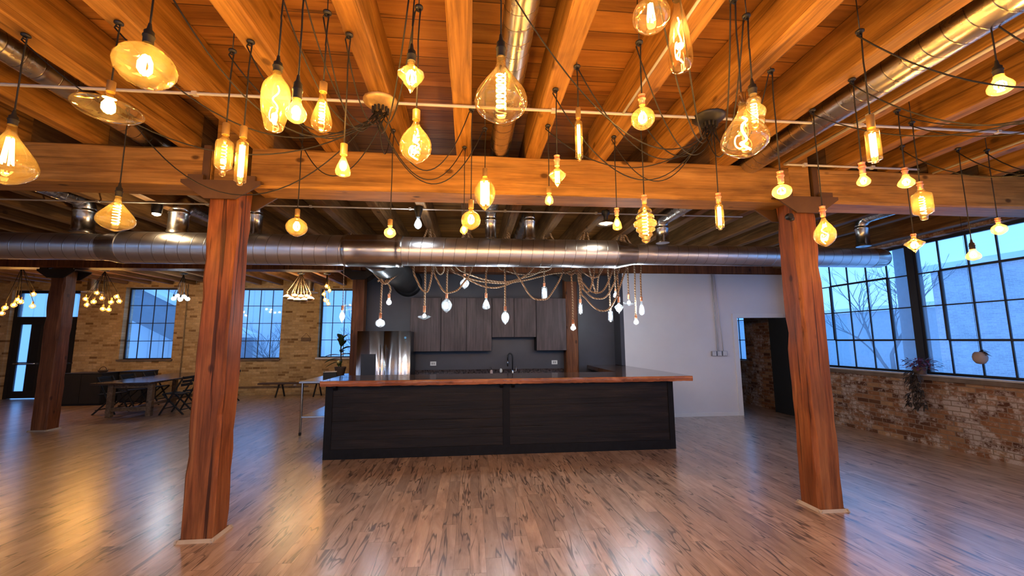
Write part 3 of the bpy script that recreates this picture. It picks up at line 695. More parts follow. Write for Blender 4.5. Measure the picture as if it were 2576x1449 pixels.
# fiddle leaf plant
pl = thing('potted_plant', 'big-leaved green plant in a brown pot beside the refrigerator', 'plant', (-2.72, 9.15, .93))
obj('pot', MB().lathe([(.075, 0), (.085, .01), (.11, .13), (.115, .135), (.115, .16), (.10, .16), (.095, .12), (.02, .12)], 24), potm, pl)
obj('stem', MB().tube([(0, 0, .1), (.01, 0, .3), (-.01, .01, .55), (.01, 0, .78)], .014, 8), stemm, pl)
def leaf_mb(mb, base, az, el, L, W, droop=.3):
    b = Vector(base); n = 6; vs = []; fs = []; d = Vector((math.cos(az) * math.cos(el), math.sin(az) * math.cos(el), math.sin(el))); sd = Vector((-math.sin(az), math.cos(az), 0)); up = sd.cross(d) * -1
    for i in range(n + 1):
        t = i / n; c_ = b + d * L * t - Vector((0, 0, 1)) * droop * L * t * t; wd = W * math.sin(math.pi * min(1, .06 + t * .94)) ** .7 * (.6 + .5 * t)
        if i == n: wd = .002
        vs += [c_ - sd * wd + up * wd * .35, c_, c_ + sd * wd + up * wd * .35]
    for i in range(n):
        a = i * 3; fs += [(a, a + 1, a + 4, a + 3), (a + 1, a + 2, a + 5, a + 4)]
    mb.add(vs, fs, True)
lf = MB()
for (az, el, z, L, W) in [(R(200), .2, .40, .34, .055), (R(170), .0, .34, .36, .05), (R(-60), .5, .45, .28, .07), (R(-10), .55, .5, .32, .075), (R(120), .9, .62, .28, .08), (R(240), 1.2, .66, .30, .10), (R(20), 1.0, .7, .24, .09), (R(300), .8, .58, .3, .09), (R(60), .3, .4, .3, .07), (R(-80), -.1, .30, .3, .06), (R(215), 1.35, .62, .34, .10), (R(185), -.15, .28, .30, .04)]:
    leaf_mb(lf, (0, 0, z), az, el, L, W)
sol = obj('foliage', lf, leafm, pl); m_ = sol.modifiers.new('thick', 'SOLIDIFY'); m_.thickness = .003

# ---------------------------------------------------------------- pendant lamps
PROF = {
 'teardrop': [(0, .16), (.08, .17), (.16, .22), (.28, .42), (.42, .68), (.54, .89), (.64, .99), (.72, 1.0), (.81, .90), (.90, .62), (.97, .28), (1, .02)],
 'a': [(0, .42), (.12, .44), (.28, .62), (.45, .88), (.62, 1.0), (.78, .9), (.91, .55), (1, .03)],
 'globe': [(0, .24), (.08, .25), (.14, .34), (.22, .62), (.34, .87), (.48, .98), (.58, 1.0), (.70, .94), (.82, .76), (.92, .48), (.98, .2), (1, .02)],
 'tube': [(0, .55), (.05, .58), (.10, .95), (.15, 1), (.50, 1), (.88, 1), (.92, .9), (.94, .55), (.99, .45), (1, .05)],
 'capsule': [(0, .35), (.06, .38), (.14, .75), (.20, 1), (.45, 1), (.72, 1), (.79, .82), (.84, .45), (.95, .36), (.98, .28), (1, .03)],
 'saucer': [(0, .12), (.16, .13), (.30, .16), (.38, .34), (.46, .70), (.54, .93), (.60, 1.0), (.67, .97), (.78, .80), (.90, .45), (.97, .18), (1, .02)],
 'faceted': [(0, .16), (.07, .18), (.16, .55), (.32, .86), (.52, 1.0), (.72, .90), (.88, .60), (.97, .25), (1, .04)],
 'bt': [(0, .3), (.05, .31), (.12, .52), (.22, .85), (.32, .98), (.42, 1), (.58, .97), (.72, .88), (.84, .74), (.92, .66), (.97, .5), (1, .03)],
 'st': [(0, .30), (.10, .31), (.22, .42), (.40, .64), (.58, .86), (.72, .99), (.80, 1.0), (.89, .88), (.96, .5), (1, .03)],
 'diamond': [(0, .22), (.10, .24), (.20, .42), (.40, 1.0), (.46, .98), (.64, .62), (.82, .28), (1, .03)],
 'dimple': [(0, .2), (.08, .21), (.18, .34), (.32, .66), (.46, .92), (.58, 1), (.70, .96), (.82, .78), (.92, .45), (1, .03)],
 'oval': [(0, .30), (.06, .31), (.14, .55), (.28, .86), (.42, 1), (.55, .99), (.70, .85), (.84, .55), (.94, .26), (1, .03)],
 'pagoda': [(0, .2), (.06, .2), (.10, .34), (.13, .42), (.18, .58), (.24, .60), (.27, .48), (.31, .74), (.36, .80), (.40, .74), (.42, .62), (.46, .94), (.52, 1.0), (.57, .94), (.60, .66), (.64, .80), (.68, .82), (.72, .62), (.75, .56), (.80, .62), (.84, .44), (.88, .36), (.94, .36), (1, .05)],
 'long': [(0, .34), (.08, .36), (.20, .52), (.38, .74), (.56, .90), (.72, 1), (.84, 1), (.92, .90), (.97, .6), (1, .03)],
 'gourd': [(0, .3), (.06, .32), (.12, .55), (.20, .66), (.28, .60), (.34, .62), (.44, .92), (.54, 1.0), (.64, .90), (.70, .76), (.78, .84), (.88, .74), (.96, .42), (1, .03)],
}
def resample(pr, k=3):
    out = []
    for i in range(len(pr) - 1):
        p0 = pr[max(i - 1, 0)]; p1_ = pr[i]; p2_ = pr[i + 1]; p3 = pr[min(i + 2, len(pr) - 1)]
        for j in range(k):
            t = j / k; out.append(tuple(.5 * (2 * p1_[a] + (p2_[a] - p0[a]) * t + (2 * p0[a] - 5 * p1_[a] + 4 * p2_[a] - p3[a]) * t * t + (3 * p1_[a] - p0[a] - 3 * p2_[a] + p3[a]) * t ** 3) for a in (0, 1)))
    return out + [pr[-1]]
def glass_mb(kind, L, Dm, n=28):
    flat = kind in ('faceted', 'diamond'); pr = PROF[kind]
    if not flat: pr = resample(pr)
    rf = None
    if kind == 'dimple': rf = lambda a, i: 1 + .045 * math.sin(a * 7 + i * 1.1) * math.sin(i * 1.3)
    if kind in ('diamond',): n = 8
    if kind == 'faceted': n = 12; pr = resample(pr, 2)
    if kind == 'dimple' : pass
    return MB().lathe([(max(.0008, r * Dm / 2), -z * L) for z, r in pr], n, (0, 0, 0), not flat, 0, rf)
def filament_mb(kind, L, Dm, sd=0):
    r = random.Random(sd); mb = MB(); P = []
    if kind == 'helix':
        n = 90; rad = min(Dm * .13, .02); 
        for i in range(n): t = i / (n - 1); P.append((rad * math.cos(t * 2 * math.pi * 7), rad * math.sin(t * 2 * math.pi * 7), -L * (.24 + .56 * t)))
        mb.tube(P, max(.0022, Dm * .016), 6)
    elif kind == 'wave':
        n = 50; am = Dm * .13
        for i in range(n): t = i / (n - 1); P.append((am * math.sin(t * 12.5 + .5) * (.4 + .8 * t), am * .7 * math.cos(t * 9 + sd), -L * (.22 + .66 * t)))
        mb.tube(P, max(.003, Dm * .026), 7)
        P = [(am * (1 - .4 * t) * math.cos(5 * t) - am * .9, am * .3, -L * (.70 + .12 * math.sin(5 * t))) for t in [i / 14 for i in range(15)]]
        mb.tube(P, max(.002, Dm * .014), 6)
    elif kind == 'cage':
        for k in range(6):
            a = k * math.pi / 3; q = Dm * .10; mb.tube([(q * .5 * math.cos(a), q * .5 * math.sin(a), -L * .22), (q * math.cos(a), q * math.sin(a), -L * .66)], .0042, 6)
    elif kind == 'bars':
        for k in range(4):
            a = k * math.pi / 2 + .4; q = Dm * .17; mb.tube([(q * math.cos(a), q * math.sin(a), -L * .16), (q * math.cos(a), q * math.sin(a), -L * .82)], max(.0030, Dm * .07), 6)
    else:
        q = min(Dm * .20, .022)
        for k in range(5):
            a = k * 2 * math.pi / 5; mb.tube([(q * .35 * math.cos(a), q * .35 * math.sin(a), -L * .30), (q * math.cos(a), q * math.sin(a), -L * .46), (q * math.cos(a), q * math.sin(a), -L * .60), (q * .4 * math.cos(a), q * .4 * math.sin(a), -L * .70)], max(.0030, Dm * .035), 6)
    return mb
def lamp_light(parent, loc, col, power, rad):
    l = bpy.data.lights.new('lamp_light', 'POINT'); l.color = col; l.energy = power; l.shadow_soft_size = rad
    o = bpy.data.objects.new('lamp_light', l); C.objects.link(o); o.parent = parent; o.location = loc; return o
def catenary(a, b, sag, n=22):
    a, b = Vector(a), Vector(b); return [tuple(a.lerp(b, i / n) - Vector((0, 0, 1)) * 4 * sag * (i / n) * (1 - i / n)) for i in range(n + 1)]
CAN = [(-.68, 2.975, 3.345), (1.88, 2.975, 3.345), (3.75, 1.35, 3.345)]
def canopy(p, label, mat):
    t = thing('ceiling_canopy', label, 'ceiling canopy', p)
    obj('cup', MB().lathe([(.128, .04), (.128, .028), (.112, .014), (.080, -.012), (.045, -.022), (.02, -.026)], 40, (0, 0, 0), True, 0, (lambda a, i: 1 - .035 * abs(math.sin(a * 8)))), mat, t)
    gl_ = MB()
    for k in range(12):
        a = 2 * math.pi * k / 12; gl_.lathe([(.009, .0), (.009, -.035), (.006, -.042)], 8, (.055 * math.cos(a), .055 * math.sin(a), -.012))
    gl_.lathe([(.012, 0), (.012, -.045)], 10, (0, 0, -.02)); obj('cable_glands', gl_, cordm, t)['kind'] = 'stuff'
canopy(CAN[0], 'scalloped brass ceiling canopy gathering black cords under a joist end', brassm)
canopy(CAN[1], 'dark round ceiling canopy gathering black cords near the zigzag filament bulb', blackp)
HOOKZ = 3.385
def pendant(row, i):
    kind, x, y, zs, zt, zb, Dm, so_, fi, cn, label = row
    t = thing('pendant_lamp', label, 'pendant lamp', (x, y, zt), 0, 'amber filament pendant lamps')
    L = zt - zb; hs = zs - zt
    sm = {'black': cordm, 'brass': brassm, 'copper': copperm, 'chrome': chromem}[so_]; rs = .0195 if Dm > .05 else .016
    if so_ == 'black': pr = [(rs, 0), (rs * 1.05, .004), (rs * 1.05, hs * .45), (rs * 1.2, hs * .47), (rs * 1.2, hs * .56), (rs, hs * .58), (rs, hs * .85), (rs * .55, hs), (.006, hs + .03)]
    elif so_ == 'copper': pr = [(rs * .9, 0), (rs * .9, hs * .5), (rs * 1.15, hs * .52), (rs * 1.15, hs * .62), (rs * .95, hs * .64), (rs * .95, hs * .9), (rs * 1.1, hs * .93), (.008, hs)]
    else: pr = [(rs, 0), (rs, hs * .96), (rs * .7, hs), (.006, hs + .004)]
    obj('socket', MB().lathe(pr, 24), sm, t)
    gm = smokeglass if label.startswith(('giant smoky', 'large smoky', 'long bottle', 'big clear', 'triple')) else frostglass if kind in ('faceted', 'bt') or L < .14 else amberglass
    g_ = obj('glass_bulb', glass_mb(kind, L, Dm), gm, t)
    if i in (8,): pass
    obj('filament', filament_mb(fi, L, Dm, i), filwarm, g_)
    hz = HOOKZ - zt; top = max(hz, hs + .05)
    # cord: canopy -> swag -> hook -> straight drop
    loop = [(-.02, .0, top - .035), (-.006, 0, top - .008), (.008, 0, top - .03), (.004, 0, top - .09), (0, 0, top - .2)] if top - hs > .3 else [(0, 0, top - .01)]
    drop = loop + [(0.002, 0, (top + hs) / 2), (0, 0, hs)]
    cb = MB(); cb.tube(drop, .0042, 6)
    c0 = Vector(CAN[cn]) - Vector((x, y, zt)); a = Vector((0, 0, top - .02)); dist = (a - c0).length; sag = SAG.get(i, (.22 + dist * .16) * (.75 + .5 * rnd.random()))
    a0 = c0 + Vector((.04 * math.cos(i * 2.4), .04 * math.sin(i * 2.4), -.06))
    cb.tube(catenary(a0, loop[0], sag), .0042, 6)
    obj('cord', cb, cordm, t)
    off = min(abs(x - j) for j in JX)
    hk = MB().tube([(0, 0, top - .005), (0, 0, ZD - zt)], .003, 5) if off > .07 else MB()
    obj('cord_hook', hk.lathe([(.014, 0), (.022, -.006), (.022, -.014), (.012, -.02)], 14, (0, 0, top + .002)).tube([(0, 0, top - .012), (.012, 0, top - .022), (.004, 0, top - .034), (-.010, 0, top - .028)], .004, 6), blackp, t)
    e = WARM * (Dm / .12) ** .5
    lamp_light(t, (0, 0, -L * .5), (1.0, .56, .18), e, min(.016, Dm * .22))
SAG = {13: .45, 14: .38, 23: .30, 12: .5}
PENDANTS = [
  ('teardrop',-2.564,2.460,2.890,2.831,2.485,0.249,'black','cage',0,'huge amber round bulb nearest the table-side edge, tall cage filament, black socket'),
  ('saucer',-1.956,2.310,3.030,2.968,2.804,0.302,'brass','core',0,'amber flying-saucer shaped bulb on brass socket near the spiral duct'),
  ('faceted',-1.446,1.860,3.012,2.944,2.736,0.231,'black','core',0,'bright flat faceted globe bulb with crinkled amber glass on black socket'),
  ('capsule',-1.457,2.490,2.911,2.836,2.579,0.092,'brass','helix',0,'slim capsule bulb with pointed tip and coiled filament in front of timber post'),
  ('tube',-1.308,2.400,2.849,2.779,2.496,0.061,'brass','bars',0,'long bright tube bulb with straight filaments beside the capsule bulb'),
  ('bt',-0.931,1.950,2.954,2.899,2.598,0.126,'black','wave',0,'big elongated amber bulb with winding filament on ribbed black socket'),
  ('a',-0.813,1.900,2.826,2.737,2.617,0.090,'black','core',0,'small plain round-ended bulb on long black socket beside the elongated amber bulb'),
  ('st',-0.783,2.130,2.974,2.918,2.696,0.104,'brass','helix',0,'tall teardrop bulb with spiral filament on brass socket'),
  ('st',-0.714,2.290,2.714,2.649,2.522,0.082,'brass','core',0,'bright short teardrop bulb hanging alone low below the brass canopy'),
  ('diamond',-0.304,1.950,3.058,2.994,2.825,0.132,'black','core',0,'clear cut diamond shaped bulb on black socket between two joists'),
  ('dimple',-0.288,2.050,2.797,2.743,2.508,0.159,'brass','wave',0,'dimpled glass teardrop bulb with wavy filament below the diamond bulb'),
  ('teardrop',0.126,1.750,2.982,2.898,2.585,0.237,'black','helix',1,'giant smoky amber teardrop bulb in front of the central duct'),
  ('oval',0.103,3.300,3.029,2.957,2.670,0.170,'brass','bars',0,'egg shaped clear amber bulb hanging over the front girder face'),
  ('globe',-0.009,3.020,2.661,2.593,2.432,0.145,'brass','core',0,'yellow globe bulb just below the front girder with brass socket'),
  ('a',-0.073,3.660,2.695,2.658,2.560,0.068,'brass','core',0,'tiny glowing bulb tucked beside the yellow globe bulb'),
  ('globe',-0.667,3.400,2.608,2.551,2.452,0.094,'brass','core',0,'little amber globe bulb hanging in front of the wide steel duct'),
  ('globe',-1.459,3.550,2.724,2.666,2.488,0.167,'brass','core',0,'rosy amber globe bulb hanging between timber post and kitchen'),
  ('teardrop',-2.571,3.200,2.752,2.677,2.418,0.224,'black','helix',0,'wide teardrop bulb with spiral filament and black socket near ceiling spotlight'),
  ('globe',0.985,2.200,3.045,2.977,2.827,0.135,'copper','core',1,'round amber globe bulb on copper socket below the white conduit'),
  ('tube',0.670,2.450,3.091,3.020,2.736,0.048,'brass','bars',1,'thin straight tube bulb on brass socket below black cord hook'),
  ('diamond',0.582,2.710,2.892,2.812,2.660,0.121,'copper','helix',1,'kite shaped spiral-ribbed bulb on copper socket before the girder'),
  ('a',0.619,3.210,2.853,2.797,2.697,0.071,'brass','core',1,'small bright bulb on brass socket just under the kite shaped bulb'),
  ('st',1.229,3.350,2.738,2.671,2.539,0.078,'copper','core',1,'small deep-yellow teardrop bulb hanging just below the front girder'),
  ('pagoda',1.279,2.900,2.694,2.627,2.323,0.166,'copper','helix',1,'stacked-ring pagoda shaped glass bulb on copper socket'),
  ('globe',0.776,1.600,3.164,3.121,2.952,0.162,'black','cage',1,'large smoky globe bulb cut by the top of the picture'),
  ('long',0.912,1.620,3.184,3.134,2.782,0.102,'black','wave',1,'long bottle shaped bulb with swirling filament near ceiling'),
  ('teardrop',1.351,1.850,2.853,2.795,2.512,0.221,'chrome','wave',1,'big clear bulb with curling zigzag filament on chrome socket'),
  ('gourd',1.491,1.950,2.976,2.916,2.717,0.111,'black','helix',1,'triple-bulged gourd bulb close beside the big zigzag filament bulb'),
  ('tube',1.898,2.950,2.746,2.666,2.451,0.062,'copper','bars',1,'narrow tube bulb hanging straight under the dark ceiling canopy'),
  ('globe',1.961,2.380,2.686,2.607,2.501,0.112,'copper','core',1,'round amber bulb on long copper socket against the iron post cap'),
  ('a',2.585,2.420,2.786,2.702,2.617,0.077,'copper','core',2,'bright small bulb on copper socket above the girder toward the window side'),
  ('tube',2.221,2.000,2.863,2.787,2.583,0.069,'brass','bars',2,'thick glowing tube bulb hanging before the long sloping conduit'),
  ('a',2.859,1.850,3.098,3.039,2.927,0.109,'black','core',2,'round bulb on black socket highest beside the window wall ceiling'),
  ('a',3.293,2.750,2.913,2.853,2.751,0.106,'copper','core',2,'small wide bulb on copper socket beside the caged capsule bulb'),
  ('capsule',3.592,2.900,2.871,2.807,2.549,0.131,'copper','helix',2,'caged capsule bulb with coil filament in front of the girder near windows'),
  ('dimple',2.623,2.800,2.610,2.527,2.295,0.143,'copper','wave',2,'lumpy long bulb with winding filament beside the window-side timber post'),
  ('diamond',3.954,3.300,2.550,2.521,2.375,0.150,'copper','core',2,'dim top shaped bulb hanging before the sash mullion'),
  ('a',4.534,3.300,2.480,2.417,2.310,0.105,'black','core',2,'small bulb on black socket hanging against the window panes'),
  ('globe',4.842,3.300,2.718,2.673,2.556,0.110,'copper','core',2,'faint little globe bulb at the upper corner of the big window'),
]
ROPE_BULBS = [
  ('globe',-1.440,6.800,2.059,1.983,1.832,0.152,'clear globe bulb on the knotted rope above the fridge'),
  ('a',-1.335,6.900,2.375,2.310,2.194,0.090,'tiny bulb on the short tail of the knotted rope'),
  ('saucer',-0.754,6.800,2.174,2.078,1.957,0.217,'flat flying-saucer bulb on rope before the cabinets'),
  ('oval',-0.402,6.800,2.395,2.304,2.065,0.174,'cut-glass pointed oval bulb on rope beside the saucer bulb'),
  ('oval',-0.119,7.000,2.730,2.662,2.480,0.154,'small cut-glass bulb on the shortest rope high over the bar'),
  ('st',0.236,6.800,2.385,2.313,2.117,0.130,'clear teardrop bulb on rope above the tall cabinets'),
  ('oval',0.541,6.700,2.162,2.098,1.867,0.128,'lowest long pointed bulb on rope before the short cabinets'),
  ('tube',1.255,7.100,2.605,2.549,2.299,0.097,'milky bright tube bulb on short rope'),
  ('a',1.652,6.700,1.943,1.878,1.768,0.091,'plain small bulb low on rope before the kitchen timber column'),
  ('tube',1.834,6.900,2.302,2.241,2.046,0.067,'thin tube bulb on rope just beside kitchen column'),
  ('tube',2.352,6.900,2.168,2.120,1.918,0.081,'frosted ribbed tube bulb on rope before dark wall'),
  ('a',2.597,7.300,2.533,2.496,2.358,0.087,'small bright bulb high on rope beside white wall edge'),
  ('diamond',2.433,6.700,2.325,2.238,2.040,0.159,'cut-glass bulb on rope at the dark wall edge'),
  ('saucer',2.684,6.900,2.394,2.312,2.189,0.198,'clear saucer bulb on rope in front of white wall'),
  ('a',2.758,6.800,2.026,1.973,1.866,0.087,'lowest plain bulb on rope before the white wall'),
  ('st',2.824,6.700,2.326,2.259,2.020,0.093,'long bright bulb on the rope farthest toward the doorway'),
  ('oval',-2.058,6.900,2.186,2.116,1.913,0.083,'long bulb on the lone rope before the back window'),
]
SWAGS = [
  [(-0.911,6.60,2.799), (-0.837,6.60,2.521), (-0.755,6.60,2.395), (-0.675,6.60,2.421), (-0.620,6.60,2.802)],
  [(-0.616,6.70,2.775), (-0.550,6.70,2.581), (-0.434,6.70,2.396), (-0.295,6.70,2.397), (-0.170,6.70,2.488), (0.007,6.70,2.827)],
  [(-0.369,6.80,2.841), (-0.141,6.80,2.665), (0.217,6.80,2.496), (0.544,6.80,2.518), (1.011,6.80,2.803)],
  [(-0.342,6.90,2.859), (-0.045,6.90,2.648), (0.419,6.90,2.571), (0.821,6.90,2.608), (1.297,6.90,2.727), (1.817,6.90,2.856)],
  [(-0.281,7.00,2.898), (0.088,7.00,2.684), (0.493,7.00,2.606), (0.765,7.00,2.649), (1.214,7.00,2.846)],
  [(0.668,6.70,2.835), (0.797,6.70,2.592), (0.958,6.70,2.332), (1.121,6.70,2.274), (1.287,6.70,2.353), (1.516,6.70,2.844)],
  [(0.439,7.00,2.907), (0.663,7.00,2.772), (0.902,7.00,2.739), (1.178,7.00,2.784), (1.374,7.00,2.897)],
  [(1.812,6.80,2.866), (1.924,6.80,2.717), (2.095,6.80,2.671), (2.240,6.80,2.871)],
  [(1.737,6.60,2.783), (1.780,6.60,2.618), (1.827,6.60,2.416), (1.927,6.60,2.443), (1.999,6.60,2.832)],
  [(1.781,6.70,2.700), (1.858,6.70,2.534), (2.002,6.70,2.402), (2.193,6.70,2.450), (2.378,6.70,2.854)],
  [(1.773,6.75,2.641), (1.902,6.75,2.407), (2.068,6.75,2.302), (2.275,6.75,2.376), (2.500,6.75,2.865)],
  [(1.790,6.70,2.500), (1.884,6.70,2.289), (2.100,6.70,2.099), (2.319,6.70,2.185), (2.544,6.70,2.707), (2.585,6.70,2.857)],
  [(2.134,7.00,2.437), (2.191,7.00,2.682), (2.270,7.00,2.907)],
  [(-0.612,7.00,2.874), (-0.524,7.00,2.726), (-0.473,7.00,2.876)],
  [(-1.592,6.80,2.827), (-1.454,6.80,2.589), (-1.403,6.80,2.550), (-1.316,6.80,2.583), (-1.135,6.80,2.832)],
]
FAR_BULBS = [
  (-10.580,10.50,2.313,'a','w'),
  (-10.432,10.40,2.431,'a','w'),
  (-10.361,10.50,2.503,'a','w'),
  (-10.393,10.60,2.631,'a','w'),
  (-10.135,10.40,2.567,'a','w'),
  (-10.182,10.70,2.772,'a','w'),
  (-10.069,10.60,2.485,'a','w'),
  (-9.312,11.00,2.694,'b','w'),
  (-9.261,11.00,2.549,'b','w'),
  (-9.155,11.10,2.851,'b','w'),
  (-9.120,11.00,2.626,'b','w'),
  (-9.025,11.10,2.724,'b','w'),
  (-8.729,11.00,2.618,'b','w'),
  (-8.898,11.00,2.453,'b','w'),
  (-8.843,11.10,2.441,'b','w'),
  (-8.619,11.00,2.755,'b','w'),
  (-8.544,11.00,2.638,'b','w'),
  (-7.522,11.30,2.741,'c','c'),
  (-7.566,11.50,2.833,'c','c'),
  (-7.360,11.30,2.721,'c','c'),
  (-7.410,11.50,2.813,'c','c'),
  (-7.191,11.30,2.732,'c','c'),
  (-3.765,11.20,3.068,'e','w'),
  (-3.825,11.20,2.859,'e','w'),
  (-3.722,11.30,2.966,'e','w'),
  (-3.787,11.20,2.704,'e','w'),
  (-3.736,11.30,2.619,'e','w'),
]
SHADES = [
  (-4.801,11.35,2.788),
  (-4.585,11.10,2.701),
  (-4.614,11.35,2.809),
  (-4.438,11.10,2.681),
  (-4.453,11.35,2.789),
  (-4.273,11.10,2.682),
  (-4.304,11.35,2.790),
  (-4.118,11.10,2.713),
]
for i, row in enumerate(PENDANTS): pendant(row, i)

# ---------------------------------------------------------------- rope lamps above the bar
def spline(P, k=6):
    pts = [Vector(p) for p in P]; out = []
    for i in range(len(pts) - 1):
        a = pts[max(i - 1, 0)]; b = pts[i]; c_ = pts[i + 1]; d_ = pts[min(i + 2, len(pts) - 1)]
        for j in range(k):
            t = j / k; out.append(.5 * (2 * b + (c_ - a) * t + (2 * a - 5 * b + 4 * c_ - d_) * t * t + (3 * b - a - 3 * c_ + d_) * t ** 3))
    return out + [pts[-1]]
RZ = 3.392
def jx(x): return min(JX, key=lambda j: abs(j - x))
ROPE_R = .0145
for i, (kind, x, y, zs, zt, zb, Dm, label) in enumerate(ROPE_BULBS):
    t = thing('rope_lamp', label, 'rope lamp', (x, y, zt), 0, 'rope lamps hanging over the bar'); L = zt - zb; hs = zs - zt
    obj('socket', MB().lathe([(.021, -.004), (.021, hs * .9), (.024, hs * .92), (.024, hs), (.014, hs + .004)], 20), copperm, t)
    g_ = obj('glass_bulb', glass_mb(kind, L, Dm, 20), clearglass, t)
    obj('filament', filament_mb('core' if kind != 'tube' else 'bars', L, Dm * 1.05, i), filcool, g_)
    top = RZ - zt; rp = MB()
    if i == 0: pts = [(0, 0, hs), (.0, 0, .35), (.01, 0, .60)]
    elif i == 1: pts = [(0, 0, hs), (.02, 0, .14), (-.02, 0, .23), (-.105, 0, .25)]
    else: pts = [(0, 0, hs), (.004 * math.sin(i), 0, hs + .3 * (top - hs)), (-.004 * math.sin(i * 2), 0, 2.95 - zt if zt < 2.7 else hs + .4 * (top - hs)), ((jx(x) - x) * .9, 0, top)]
    rp.tube(spline(pts, 5), ROPE_R if kind != 'oval' or i != 16 else .006, 8); obj('rope', rp, ropem, t)
    if i == 8: obj('rope_knot', MB().tube([(-.12 + .24 * k / 9, .0, .83 + .02 * math.sin(k * 1.2)) for k in range(10)], .016, 8), ropem, t)
    lamp_light(t, (0, 0, -L * .5), (.80, .92, 1.0), COOL, min(.014, Dm * .2))
SWN = ['beside the corrugated branch, single deep loop', 'before the wide cabinet', 'longest lowest wide loop', 'widest shallow loop reaching the column', 'upper shallow wide loop', 'deep loop beside the milky tube bulb',
       'shallow loop over the short cabinet', 'topmost small loop by the column', 'narrow loop at the column', 'second loop down by the column', 'third loop down by the column', 'lowest loop before the dark wall', 'short slanting piece by the dark wall', 'tiny loop beside the cut-glass bulb', 'knotted loop above the refrigerator']
for i, P in enumerate(SWAGS):
    a, b = P[0], P[-1]; Q = [(a[0] + .85 * (jx(a[0]) - a[0]), a[1], RZ)] + [tuple(p) for p in P] + ([(b[0] + .85 * (jx(b[0]) - b[0]), b[1], RZ)])
    o = obj('rope_swag', MB().tube(spline(Q, 7), ROPE_R, 8), ropem); tag(o, 'jute rope swag under the wide duct, ' + SWN[i], 'rope', 'jute rope swags over the bar')
kn = obj('rope_knot', MB().tube(spline([(-1.50, 6.8, 2.57), (-1.44, 6.77, 2.60), (-1.40, 6.8, 2.54), (-1.37, 6.83, 2.60), (-1.33, 6.8, 2.56), (-1.40, 6.78, 2.53), (-1.48, 6.8, 2.60)], 5), .015, 8), ropem)
tag(kn, 'thick jute knot tying the loop above the refrigerator', 'rope knot', 'jute rope swags over the bar')

# ---------------------------------------------------------------- small ceiling lights and diffusers
def ceil_light(name, loc, label, kind):
    t = thing(name, label, 'ceiling light', loc)
    if kind == 'spot':
        obj('housing', MB().lathe([(.06, .05), (.06, 0), (.055, -.06), (.045, -.075)], 24), blackp, t)
        obj('bulb', MB().lathe([(.048, -.06), (.045, -.085), (.02, -.10), (.002, -.102)], 20), emit('warm_white_lens', (1, .78, .45), 9), t); lamp_light(t, (0, 0, -.13), (1, .72, .4), 10, .03)
    elif kind == 'bulb':
        obj('housing', MB().lathe([(.06, .05), (.055, 0), (.04, -.05), (.03, -.09)], 24), blackp, t)
        obj('glass_bulb', glass_mb('a', .16, .10, 20), clearglass, t, (0, 0, -.09)); obj('filament', filament_mb('core', .16, .11), filcool, t, (0, 0, -.09)); lamp_light(t, (0, 0, -.18), (.85, .93, 1), 7, .02)
    else:
        obj('housing', MB().lathe([(.055, .05), (.055, 0), (.03, -.02), (.025, -.09)], 24), blackp, t)
        obj('lamp_shade', MB().lathe([(.03, -.08), (.06, -.10), (.125, -.135), (.128, -.14), (.06, -.11), (.025, -.09)], 32), plain('grey_metal_shade', (.35, .30, .26), .4, .5), t)
        obj('bulb', MB().lathe([(.012, -.09), (.028, -.12), (.02, -.15), (.002, -.155)], 16), emit('small_white_bulb', (1, .9, .75), 12), t); lamp_light(t, (0, 0, -.18), (1, .85, .65), 5, .02)
ceil_light('ceiling_spotlight', (-4.03, 5.60, 3.33), 'small round warm spotlight behind the girder on the table side', 'spot')
ceil_light('ceiling_bulb', (-.71, 5.45, 3.33), 'bare cool white ceiling bulb above the wide duct', 'bulb')
ceil_light('ceiling_lamp', (1.83, 5.42, 3.33), 'small flat shaded ceiling lamp behind the girder near the kitchen column', 'shade')
for x, y, l in ((-11.0, 13.2, 'round galvanised ceiling air diffuser near the entrance door'), (-4.87, 13.0, 'round galvanised ceiling air diffuser beside the shaded lamp cluster')):
    t = thing('air_diffuser', l, 'air diffuser', (x, y, 3.1))
    obj('duct_neck', MB().lathe([(.13, .65), (.13, .02)], 28), ductp, t); obj('diffuser_plate', MB().lathe([(.13, .03), (.24, .0), (.25, -.02), (.14, -.03), (.02, -.035)], 32), plain('cream_diffuser', (.6, .5, .35), .5), t)

for x, y in ((-9.5, -2.6), (-5.6, -2.6), (-1.6, -2.6), (2.2, -2.6), (5.4, -2.6), (-1.6, -4.4), (3.4, -4.4)):  # unseen fill fixtures, added behind the camera to lift the room's cool ambient light
    t = thing('fill_strip', 'added cool white fill strip, %s' % {-9.5: 'the one nearest the entrance side', -5.6: 'between entrance side and post line', 2.2: 'over the middle toward the windows', 5.4: 'nearest the big side windows', 3.4: 'at the rear wall toward the windows'}.get(x, 'over the middle of the floor' if y > -3 else 'at the rear wall in the middle'), 'ceiling light', (x, y, 3.30), 0, 'added fill strips in the unseen rear of the room')
    obj('housing', MB().box((-.75, -.14, .02), (.75, .14, .09)), galvm, t); obj('diffuser', MB().box((-.73, -.12, .0), (.73, .12, .02)), emit('fill_strip_glow', (.80, .88, 1.0), 5), t)
    l = bpy.data.lights.new('fill_strip_lamp', 'AREA'); l.shape = 'RECTANGLE'; l.size = 1.46; l.size_y = .24; l.energy = 52; l.color = (.80, .88, 1.0)
    o = bpy.data.objects.new('fill_strip_lamp', l); C.objects.link(o); o.parent = t; o.location = (0, 0, -.005)

